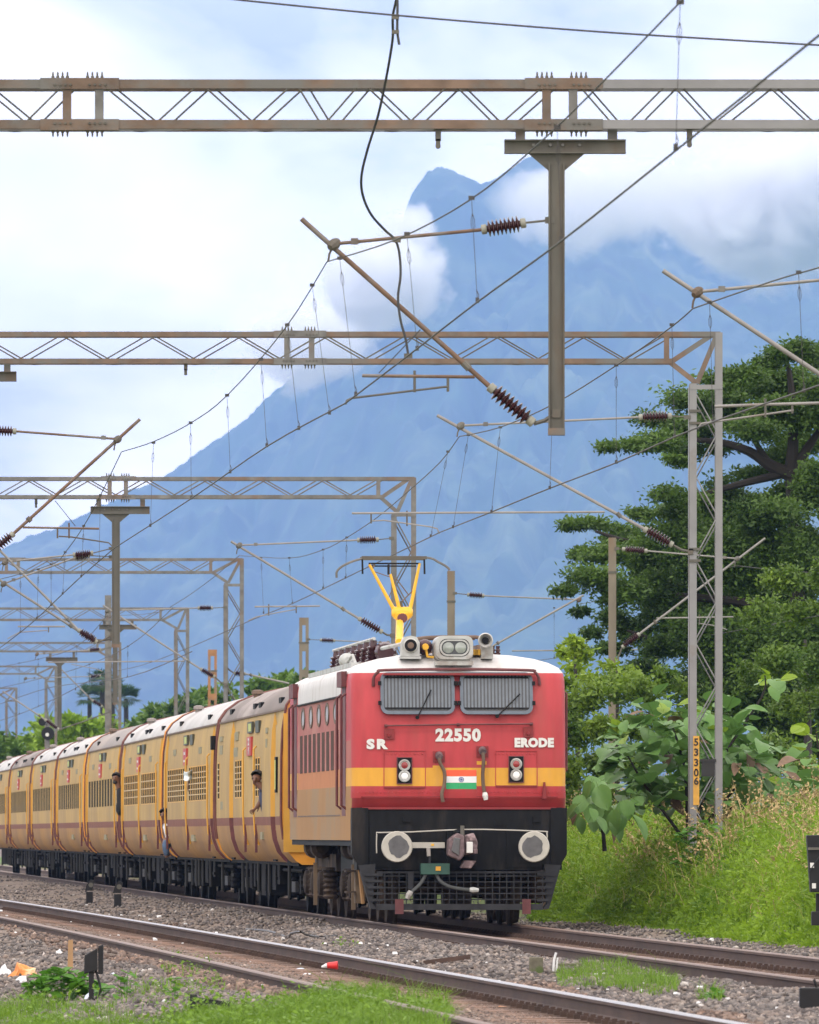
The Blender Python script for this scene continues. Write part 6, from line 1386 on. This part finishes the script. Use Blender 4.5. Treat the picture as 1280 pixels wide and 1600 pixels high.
for k, (x, y, rx, ry) in enumerate(far):
    rr = random.Random(k); Yt = 470+rr.uniform(-40, 90)
    cl_ = [(x+rr.uniform(-.6, .6)*rx, y+rr.uniform(-.35, .9)*ry, rx*rr.uniform(.4, .7), ry*rr.uniform(.35, .6)) for _ in range(5)]+[(x, y+ry*1.6, rx*1.1, ry), (x, y+ry*3, rx*1.1, ry)]
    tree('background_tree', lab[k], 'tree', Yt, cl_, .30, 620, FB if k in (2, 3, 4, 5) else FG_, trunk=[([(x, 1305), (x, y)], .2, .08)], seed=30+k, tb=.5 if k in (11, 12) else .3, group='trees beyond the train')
def palm(px, py, Y, label, seed):
    rg = random.Random(seed); s = F/Y; c = at(px, py, Y); b = at(px+2, HZ, Y); t = thing('palmyra_palm', label, 'palm tree', tuple(b), group='palms beyond the train')
    MB().tube([(0, 0, 0), c-b], [.28, .18], 8).build('trunk', BARK, t, smooth=True)
    pv = MB()
    for k in range(30):
        a = rg.uniform(0, 2*math.pi); e = rg.uniform(-.5, 1.2); d = Vector((math.cos(a)*math.cos(e), math.sin(a)*math.cos(e), math.sin(e))); q = c-b+d*.7; side = d.cross(Vector((0, 0, 1))).normalized(); up = side.cross(d)
        n = 12
        for j in range(n):
            th = (j/(n-1)-.5)*3.6; dd = (d*math.cos(th)+side*math.sin(th)).normalized(); tip = q+dd*rg.uniform(.75, .95)-Vector((0, 0, .12)); w = dd.cross(up).normalized()*.06
            pv.add([q, q+dd*.5+w, tip, q+dd*.5-w], [(0, 1, 2, 3)])
    o = pv.build('crown', FG_, t)
palm(160, 1068, 800, 'palmyra palm whose crown rises left of the thin mast', 3); palm(197, 1092, 830, 'shorter palmyra palm right of the thin mast', 4); palm(176, 1080, 860, 'palmyra palm half hidden behind the thin mast', 6); palm(140, 1090, 880, 'leftmost and faintest palmyra palm', 8)

# broad-leaved shrubs
BL = leafmat('broad_leaf_green', (.07, .18, .04), (.23, .38, .10), .25, 1.4, rough=.45); BLY = leafmat('broad_leaf_new', (.18, .30, .02), (.34, .46, .05), .4, 1.5); BLD = mat('dead_leaf', (.22, .14, .09), .8, var=.3, scale=5)
def leaf_mesh(nm, L_, W_, droop, m):
    b = MB(); n = 6
    for i in range(n+1):
        t = i/n; w = W_/2*math.sin(math.pi*min(1, t*.92+.07))**.7*(1 if i < n else .15); y = L_*t; z = -droop*t*t*L_
        b.v += [(-w, y, z+.14*w), (-w*.5, y, z+.03*w), (0, y, z-.10*w), (w*.5, y, z+.03*w), (w, y, z+.14*w)]
    for i in range(n):
        for j in range(4): b.f.append((i*5+j, i*5+j+1, i*5+6+j, i*5+5+j)); b.mi.append(0)
    b.tube([(0, -.10, .02), (0, 0, 0), (0, L_*.9, -droop*.8*L_-.004)], [.008, .007, .003], 4)
    me = bpy.data.meshes.new(nm); me.from_pydata(b.v, [], b.f); me.materials.append(m); me.polygons.foreach_set('use_smooth', [True]*len(me.polygons)); a = me.attributes.new('tint', 'FLOAT', 'POINT'); a.data.foreach_set('value', np.full(len(me.vertices), .4, dtype=np.float32)); return me
LM = [leaf_mesh('leaf', .44, .34, .35, BL), leaf_mesh('leaf', .36, .30, .2, BL), leaf_mesh('leaf', .40, .28, .6, BL)]; LN = leaf_mesh('leaf', .34, .27, .15, BLY); LD = leaf_mesh('leaf', .40, .20, .9, BLD)
def shrub(label, Y, regions, stems, seed, hang=0.):
    rg = random.Random(seed); base = at(stems[0][0][0], stems[0][0][1], Y); t = thing('broad_leaf_shrub', label, 'shrub', tuple(base))
    b = MB()
    for st in stems: q = smooth([at(x, y, Y)-base for x, y in st], 3); b.tube(q, [.035-.025*i/(len(q)-1) for i in range(len(q))], 6)
    b.build('stem', BARK, t, smooth=True)
    for (x, y, rx, ry, n, ny) in regions:
        for k in range(n):
            a = rg.uniform(0, 2*math.pi); r = math.sqrt(rg.random()); p = at(x+rx*r*math.cos(a), y+ry*r*math.sin(a), Y+rg.uniform(-1.3, .9))-base
            o = bpy.data.objects.new('leaf', LN if k < ny else (LD if rg.random() < .05 else rg.choice(LM))); C.objects.link(o); o.parent = t; o.location = p
            out = math.atan2(r*math.sin(a)*.3-.8, r*math.cos(a)+rg.uniform(-.5, .5)); sc = rg.uniform(.55, 1.08); o.scale = (sc, sc, sc)
            o.rotation_euler = (rg.uniform(-.5, .9)-hang, rg.uniform(-.6, .6), out-math.pi/2+rg.uniform(-.6, .6))
    return t
shrub('big shrub with broad grey green leaves behind the numbered lattice mast', 158., [(1030, 1110, 36, 26, 17, 5), (1000, 1150, 46, 30, 28, 1), (965, 1175, 26, 30, 15, 1), (1060, 1160, 50, 40, 34, 1), (1050, 1215, 60, 34, 36, 2), (1130, 1120, 44, 28, 24, 3), (1140, 1170, 56, 34, 40, 1), (1190, 1190, 44, 34, 26, 0), (1150, 1225, 70, 30, 38, 1), (1010, 1240, 50, 26, 24, 0), (1200, 1065, 24, 14, 10, 6)], [[(1075, 1320), (1070, 1200), (1045, 1120)], [(1075, 1320), (1120, 1200), (1190, 1090), (1195, 1055)], [(1075, 1320), (1150, 1230), (1185, 1180)], [(1075, 1320), (1010, 1230), (975, 1170)]], 4)
shrub('lower broad leaved shrub filling the gap under the numbered mast', 160., [(1010, 1200, 60, 40, 40, 0), (1080, 1240, 60, 34, 40, 0), (1150, 1190, 60, 40, 44, 0), (1210, 1235, 40, 30, 26, 0), (1100, 1150, 60, 40, 34, 0), (975, 1240, 30, 24, 16, 0)], [[(1100, 1320), (1090, 1240), (1040, 1170)], [(1100, 1320), (1160, 1240), (1190, 1190)]], 21)
shrub('drooping dark leaved shrub beside the locomotive cab', 156., [(935, 1240, 36, 22, 16, 0), (925, 1268, 34, 16, 12, 0), (975, 1262, 26, 18, 10, 0)], [[(945, 1330), (940, 1270), (935, 1232)]], 9, hang=.9)
shrub('yellow green broad leaves entering at the right picture edge', 156., [(1272, 1140, 22, 14, 7, 7), (1268, 1185, 26, 24, 10, 4), (1262, 1225, 30, 20, 10, 1)], [[(1290, 1320), (1285, 1230), (1275, 1140)]], 13)

def dry_blades():
    rg = np.random.RandomState(77); n = 9000; Y = 1/rg.uniform(1/220, 1/98, n); l = 3.3+8*rg.rand(n)**1.3; X = c1(Y)+l; k = in_view(X, Y, .6, 20, 200) & (fbm(X*.6, Y*.2, 3, 55) > .47); X, Y, l = X[k], Y[k], l[k]
    V, Fc = blades(X, Y, gz(X, Y), np.interp(l, [3.3, 4, 12], [.5, 1.05, 1.3])*rg.uniform(.6, 1.1, len(X)), rg.uniform(.006, .012, len(X)), rg, .8, 1.2)
    tag(npmesh('dry_grass', V, Fc, DRY), 'thin dry stalks arching out of the green bank', kind='stuff')
dry_blades()
# low leafy plant in front
wl = leafmat('nettle_green', (.04, .15, .015), (.16, .36, .03), .35, 3.)
Lw = leaf_mesh('leaf', .12, .11, .25, wl)
def gpt(x, y, lift=0.):
    Y = 90.
    for _ in range(20): X = (x-640)/F*Y; Y = .5*Y+.5*(EYE-float(gz(X, Y))-lift)*F/(y-HZ)
    return Vector(((x-640)/F*Y, Y, float(gz((x-640)/F*Y, Y))+lift))
def low_plant(x, y, rx, ry, n, label, seed, s0=1.):
    rg = random.Random(seed); p = gpt(x, y+ry); t = thing('leafy_weed', label, 'plant', tuple(p)); s = F/p.y; b = MB()
    for k in range(n):
        q = Vector((rg.uniform(-1, 1)*rx/s, rg.uniform(-.2, .2), rg.uniform(.15, 1)**.8*2*ry/s)); q.z *= 1-.55*(q.x*s/rx)**2
        o = bpy.data.objects.new('leaf', Lw); C.objects.link(o); o.parent = t; o.location = q; sc = rg.uniform(.6, 1.1)*s0; o.scale = (sc,)*3; o.rotation_euler = (rg.uniform(-.3, .8), rg.uniform(-.5, .5), rg.uniform(0, 6.28))
        if k % 3 == 0: b.tube([(q.x*.3, q.y*.3, -.02), q], .003, 4)
    b.build('stem', wl, t)
def mast_weed():
    rg = random.Random(31); Yw = 152.6; X = (1092-640)/F*Yw; p = Vector((X, Yw, float(gz(X, Yw)))); t = thing('leafy_weed', 'rank leafy weed hiding the foot of the numbered lattice mast', 'plant', tuple(p)); b = MB()
    for k in range(150):
        q = Vector((rg.uniform(-.34, .42), rg.uniform(-.3, .2), rg.uniform(.1, 1.0))); q.z *= 1-.4*abs(q.x)
        o = bpy.data.objects.new('leaf', Lw); C.objects.link(o); o.parent = t; o.location = q; sc = rg.uniform(.6, 1.3); o.scale = (sc,)*3; o.rotation_euler = (rg.uniform(-.3, .8), rg.uniform(-.5, .5), rg.uniform(0, 6.28))
        if k % 4 == 0: b.tube([(q.x*.4, q.y*.4, -.02), q], .004, 4)
    b.build('stem', wl, t)
mast_weed()
low_plant(100, 1542, 60, 28, 130, 'bushy green weed at the foot of the black post', 2); low_plant(160, 1548, 10, 10, 7, 'small weed leaf right of the black post', 3)
low_plant(196, 1540, 14, 26, 16, 'spindly weed in the gravel right of the black post', 4, .7); low_plant(1118, 1557, 14, 7, 16, 'small green plant in the ballast at the lower right', 5, .8)
low_plant(270, 1545, 8, 20, 9, 'thin upright weed near the lying black fitting', 6, .6)

# ------------------------------------------------------------------ lineside objects
IRON = mat('black_iron', (.010, .010, .011), .5, var=.25, scale=8, spec=.3); WOOD = mat('stake_wood', (.36, .22, .11), .85, var=.25, scale=6, stretch=(1, 1, .3)); PLAS = mat('litter_white', (.70, .71, .72), .6, var=.08); PLASB = mat('litter_blue_white', (.55, .62, .72), .6, var=.1)
REDC = mat('red_cup', (.60, .02, .02), .4, var=.05); ORL = mat('litter_orange', (.62, .22, .05), .7, var=.3, scale=20, col2=(.65, .5, .3)); SHD = mat('concrete_stub', (.13, .12, .085), .9, var=.3, scale=12, col2=(.07, .10, .03))
p = gpt(144, 1566); s = F/p.y; t = thing('pulley_post', 'black iron pulley post standing in the weed at the lower left', 'post', tuple(p)); t.scale = (.86, .86, .86)
MB().box(-.035, .02, -.02, .02, -.05, .42).build('post', IRON, t, bevel=.006); MB().prism([(-.085, .30), (.06, .34), (.06, .58), (-.08, .50)], 'y', -.05, -.01).build('cheek_plate', IRON, t, bevel=.008); MB().prism([(.065, .30), (.12, .30), (.12, .62), (.065, .60)], 'y', -.03, .08).build('cheek_plate', IRON, t, bevel=.008)
MB().tube(smooth([(.04, .0, .34), (.07, 0, .24), (.085, 0, .14), (.05, 0, .04), (.0, 0, .02)], 4), .014, 6).build('hook', IRON, t, smooth=True)
p = gpt(322, 1584); t = thing('signal_fitting', 'low black iron fitting lying in the grass', 'iron fitting', tuple(p))
MB().box(-.13, -.07, -.03, .03, -.03, .17).build('upright', IRON, t, bevel=.006); MB().box(-.06, .02, -.03, .03, -.03, .10).build('base_plate', IRON, t, bevel=.006); MB().bar((-.10, 0, .13), (.17, 0, .09), .03, .04).build('arm', IRON, t); MB().bar((-.02, 0, .06), (.18, 0, .06), .03, .025).build('arm', STEEL_D, t); MB().lathe((.17, -.03, .07), (.17, .03, .07), [(0, .045), (1, .045)], 12).build('wheel', IRON, t)
for x, y, lb in ((140, 1413, 'left one of two small black posts beside the coaches'), (184, 1418, 'right one of two small black posts beside the coaches')):
    p = gpt(x, y); t = thing('pulley_post', lb, 'post', tuple(p), group='small pulley posts beside the coaches'); MB().box(-.07, .07, -.04, .04, -.04, .26).build('box', IRON, t, bevel=.008); MB().prism([(-.09, .28), (.06, .28), (.10, .48), (.02, .52), (-.06, .40)], 'y', -.03, .03).build('head', IRON, t); MB().lathe((.03, -.04, .40), (.03, .04, .40), [(0, .05), (1, .05)], 12).build('wheel', STEEL_D, t)
for x, y0, y1, w, mt, lb in ((110, 1518, 1468, 9, WOOD, 'tan wooden stake left of the black post'), (263, 1466, 1446, 3, WOOD, 'thin tan stake beside the near rail')):
    p = gpt(x, y0); s = F/p.y; o = MB().prism([(-w/2/s, -.05), (w/2/s, -.05), (w/2/s*.9, (y0-y1)/s), (-w/2/s*.7, (y0-y1)/s*.97)], 'y', -.02, .02).build('stake', mt, None, loc=tuple(p)); tag(o, lb, 'stake')
p = gpt(838, 1520); o = MB().prism([(-.075, -.05), (.07, -.05), (.068, .155), (-.07, .16)], 'y', -.06, .06).build('marker_stub', SHD, None, loc=tuple(p), bevel=.01); tag(o, 'square concrete stub in the ballast between the tracks', 'marker')
p = gpt(888, 1514); o = MB().box(-.12, .14, -.05, .05, -.03, .06).build('sleeper_end', SHD, None, loc=tuple(p), bevel=.01); tag(o, 'low mossy block just right of the concrete stub', 'block')
p = gpt(866, 1518); o = MB().tube([(-.01, 0, -.03), (0, 0, .12), (.02, 0, .19)], .012, 6).tube([(.02, 0, 0), (.035, 0, .14)], .009, 6).build('bent_rod', PLAS, None, loc=tuple(p)); tag(o, 'pair of pale bent rods beside the mossy block', 'rod')
a, b = gpt(662, 1502, .03), gpt(735, 1495, .07); o = MB().bar(Vector((0, 0, 0)), b-a, .03, .05).build('iron_strip', RUST, None, loc=tuple(a)); tag(o, 'rusty iron strip lying on the ballast before the locomotive', 'iron strip')
hp = [gpt(x, y, z) for x, y, z in ((385, 1452, .03), (420, 1455, .03), (448, 1460, .02), (456, 1458, .12), (470, 1456, .14), (480, 1461, .05), (500, 1464, .02), (525, 1462, .02))]; o = MB().tube(smooth([q-hp[0] for q in hp], 4), .017, 7).build('black_hose', BLACKR, None, smooth=True, loc=tuple(hp[0])); tag(o, 'black hose looped on the ballast beside the near track', 'hose')
# signal head with hood at the right edge
Ys = 121.; s = F/Ys; bs = Vector(((1300-640)/s, Ys, float(gz((1300-640)/s, Ys)))); t = thing('ground_signal', 'black lineside signal box cut off by the right picture edge', 'signal', tuple(bs))
zz = lambda y: EYE+(HZ-y)/s-bs.z; xx = lambda x: (x-640)/s-bs.x
MB().prism([(xx(1260), zz(1305)), (xx(1340), zz(1303)), (xx(1340), zz(1396)), (xx(1266), zz(1394))], 'y', -.12, .2).build('signal_case', IRON, t, bevel=.01); MB().box(xx(1262), xx(1338), -.16, -.10, zz(1328), zz(1324)).build('case_ledge', STEEL_D, t)
MB().bar((xx(1264), -.13, zz(1362)), (xx(1284), -.13, zz(1332)), .02, .012).build('edge_strip', GREYB, t)
for x, y in ((1268, 1352), (1271, 1384)): MB().box(xx(x)-.02, xx(x)+.025, -.135, -.121, zz(y)-.03, zz(y)+.03).build('white_fitting', LWHITE, t)
MB().box(xx(1292), xx(1306), -.05, .05, -.1, zz(1394)).build('post', IRON, t); MB().box(xx(1268), xx(1330), -.1, .1, zz(1446), zz(1424)).build('lower_box', IRON, t, bevel=.01); MB().box(xx(1275), xx(1282), -.04, .04, zz(1424), zz(1396)).build('bracket', IRON, t)
Yl = 80.; s = F/Yl; bs = Vector(((1272-640)/s, Yl, float(gz((1272-640)/s, Yl)))); t = thing('point_lever', 'black iron point lever box at the lower right corner', 'lever', tuple(bs)); zz = lambda y: EYE+(HZ-y)/s-bs.z; xx = lambda x: (x-640)/s-bs.x
MB().box(xx(1249), xx(1292), -.08, .08, zz(1600), zz(1543)).build('lever_case', IRON, t, bevel=.01); MB().box(xx(1229), xx(1252), -.05, .05, zz(1610), zz(1578)).build('rod_guide', IRON, t, bevel=.008); MB().tube([(xx(1262), -.1, zz(1620)), (xx(1262), -.1, zz(1580))], .03, 8).build('rod', STEEL_D, t); MB().lathe((xx(1259), -.10, zz(1577)), (xx(1259), -.12, zz(1577)), [(0, .012), (1, .010)], 8).build('bolt', GREYP, t)
MB().tube([(xx(1277), 0, zz(1545)), (xx(1272), 0, zz(1530))], .012, 6).build('handle', IRON, t)
# colour light signal far behind
Yg = 380.; s = F/Yg; bs = at(75, 1302, Yg); t = thing('railway_signal', 'small round black signal head far behind the coaches', 'signal', tuple(bs)); zz = lambda y: (HZ-y)/s
MB().tube([(0, 0, -1.2), (0, 0, zz(1122))], .07, 8).build('post', STEEL, t); MB().lathe((0, -.1, zz(1146)), (0, .1, zz(1146)), [(0, .24), (1, .24)], 20).build('signal_disc', IRON, t); MB().lathe((-.2, -.1, zz(1128)), (-.2, .1, zz(1128)), [(0, .15), (1, .15)], 16).build('signal_disc', IRON, t); MB().lathe((-.02, -.16, zz(1148)), (-.02, -.11, zz(1148)), [(0, .07), (1, .07)], 10).build('lens', LWHITE, t)
# litter
rg = random.Random(5)
def crumple(name, label, x, y, w, h, m, cat='litter', grp=None, lift=0.):
    p = gpt(x, y); s = F/p.y; bm = bmesh.new(); bmesh.ops.create_icosphere(bm, subdivisions=2, radius=1); sd = Vector((rg.uniform(0, 50), 0, 0))
    for v in bm.verts: k = 1+.45*mnoise.noise(v.co*1.7+sd)+.2*mnoise.noise(v.co*4+sd); v.co = Vector((v.co.x*k*w/2/s, v.co.y*k*w/2/s, max(-.2, v.co.z)*k*h/s*.75))
    me = bpy.data.meshes.new(name); bm.to_mesh(me); bm.free(); o = link(name, me, m, None, p+Vector((0, 0, lift))); tag(o, label, cat, grp)
G = 'scraps of litter along the near track'
for x, y, w, h, m, lb in ((93, 1487, 11, 9, PLAS, 'white crumpled scrap left of the wooden stake'), (8, 1525, 24, 22, PLAS, 'white plastic bag at the left picture edge'), (38, 1526, 44, 28, ORL, 'orange and cream food wrapper heap at the left'), (34, 1535, 20, 12, PLAS, 'white paper bits in front of the orange wrapper'), (145, 1562, 30, 16, PLASB, 'folded pale sheet at the foot of the black post'), (118, 1519, 12, 5, PLAS, 'tiny white scrap at the base of the stake'), (178, 1526, 14, 8, PLASB, 'bluish scrap right of the black post'),
                          (260, 1567, 16, 7, PLAS, 'white scrap in the grass before the iron fitting'), (139, 1442, 12, 6, PLAS, 'biggest pale scrap on the far left of the near track'), (20, 1424, 10, 6, PLAS, 'pale scrap between the rails at the left edge'), (49, 1426, 6, 5, PLAS, 'small white dot of litter near the left edge'), (116, 1437, 6, 4, PLAS, 'small white scrap just left of the biggest pale one'), (240, 1459, 10, 6, PLAS, 'white scrap before the thin stake'), (305, 1468, 12, 5, PLAS, 'pale scrap to the right of the thin stake'), (348, 1472, 12, 7, PLAS, 'white lump beside the foot of the near rail'), (356, 1484, 16, 5, PLAS, 'flat white paper between the near rails'), (373, 1482, 8, 6, ORL, 'small tan lump between the near rails'), (218, 1482, 7, 3, PLAS, 'white chip outside the left near rail'),
                          (470, 1515, 14, 4, PLASB, 'bluish scrap left of the red cup'), (443, 1498, 8, 4, PLAS, 'white chip well left of the red cup'), (480, 1523, 14, 3, PLAS, 'thin white scrap below the red cup'), (582, 1531, 8, 4, PLAS, 'white chip right of the red cup'), (789, 1575, 34, 4, ORL, 'flat tan cardboard piece between the near rails'), (564, 1478, 8, 8, PLAS, 'white scrap on the ballast before the buffers'), (590, 1486, 10, 6, PLAS, 'second white scrap on the ballast before the buffers'), (248, 1436, 12, 4, PLAS, 'pale stone like scrap on the ballast by the coaches'), (969, 1544, 18, 5, PLAS, 'white scrap under the grass tuft'), (1012, 1550, 10, 6, PLAS, 'white lump right of the grass tuft'), (1112, 1470, 8, 6, PLAS, 'white scrap at the foot of the green bank'), (1114, 1566, 8, 6, PLAS, 'white pebble like scrap below the small plant')):
    crumple('litter', lb, x, y, w, h, m, 'litter', G)
def specks():
    rg = np.random.RandomState(8); b = MB(); rr = random.Random(8)
    for k in range(85):
        px, py = (rr.uniform(0, 640), 0) if k % 3 else (rr.uniform(640, 1250), 0); py = 1405+px*.166+rr.gauss(10 if k % 3 else -12, 22)
        if not 1400 < py < 1590: continue
        q = gpt(px, py, .03); s_ = rr.uniform(.008, .028); a = rr.uniform(0, 3); M = Matrix.Translation(q)@Matrix.Rotation(a, 4, 'Z')@Matrix.Rotation(rr.uniform(-.6, .6), 4, 'X'); b.box(-s_, s_, -s_*.7, s_*.7, -s_*.35, s_*.4, M)
    tag(b.build('litter_scraps', PLAS), 'tiny pale scraps scattered over the ballast of both tracks', kind='stuff')
specks()
p = gpt(519, 1514, .07); t = thing('paper_cup', 'red paper cup lying between the near rails', 'cup', tuple(p)); MB().lathe((.06, 0, .038), (-.05, .01, .036), [(0, .040), (.02, .046), (.06, .044), (1, .030)], 14).build('cup', REDC, t, smooth=True); MB().lathe((-.05, .01, .036), (-.11, .02, .02), [(0, .028), (1, .01)], 8).build('torn_bottom', PLAS, t)
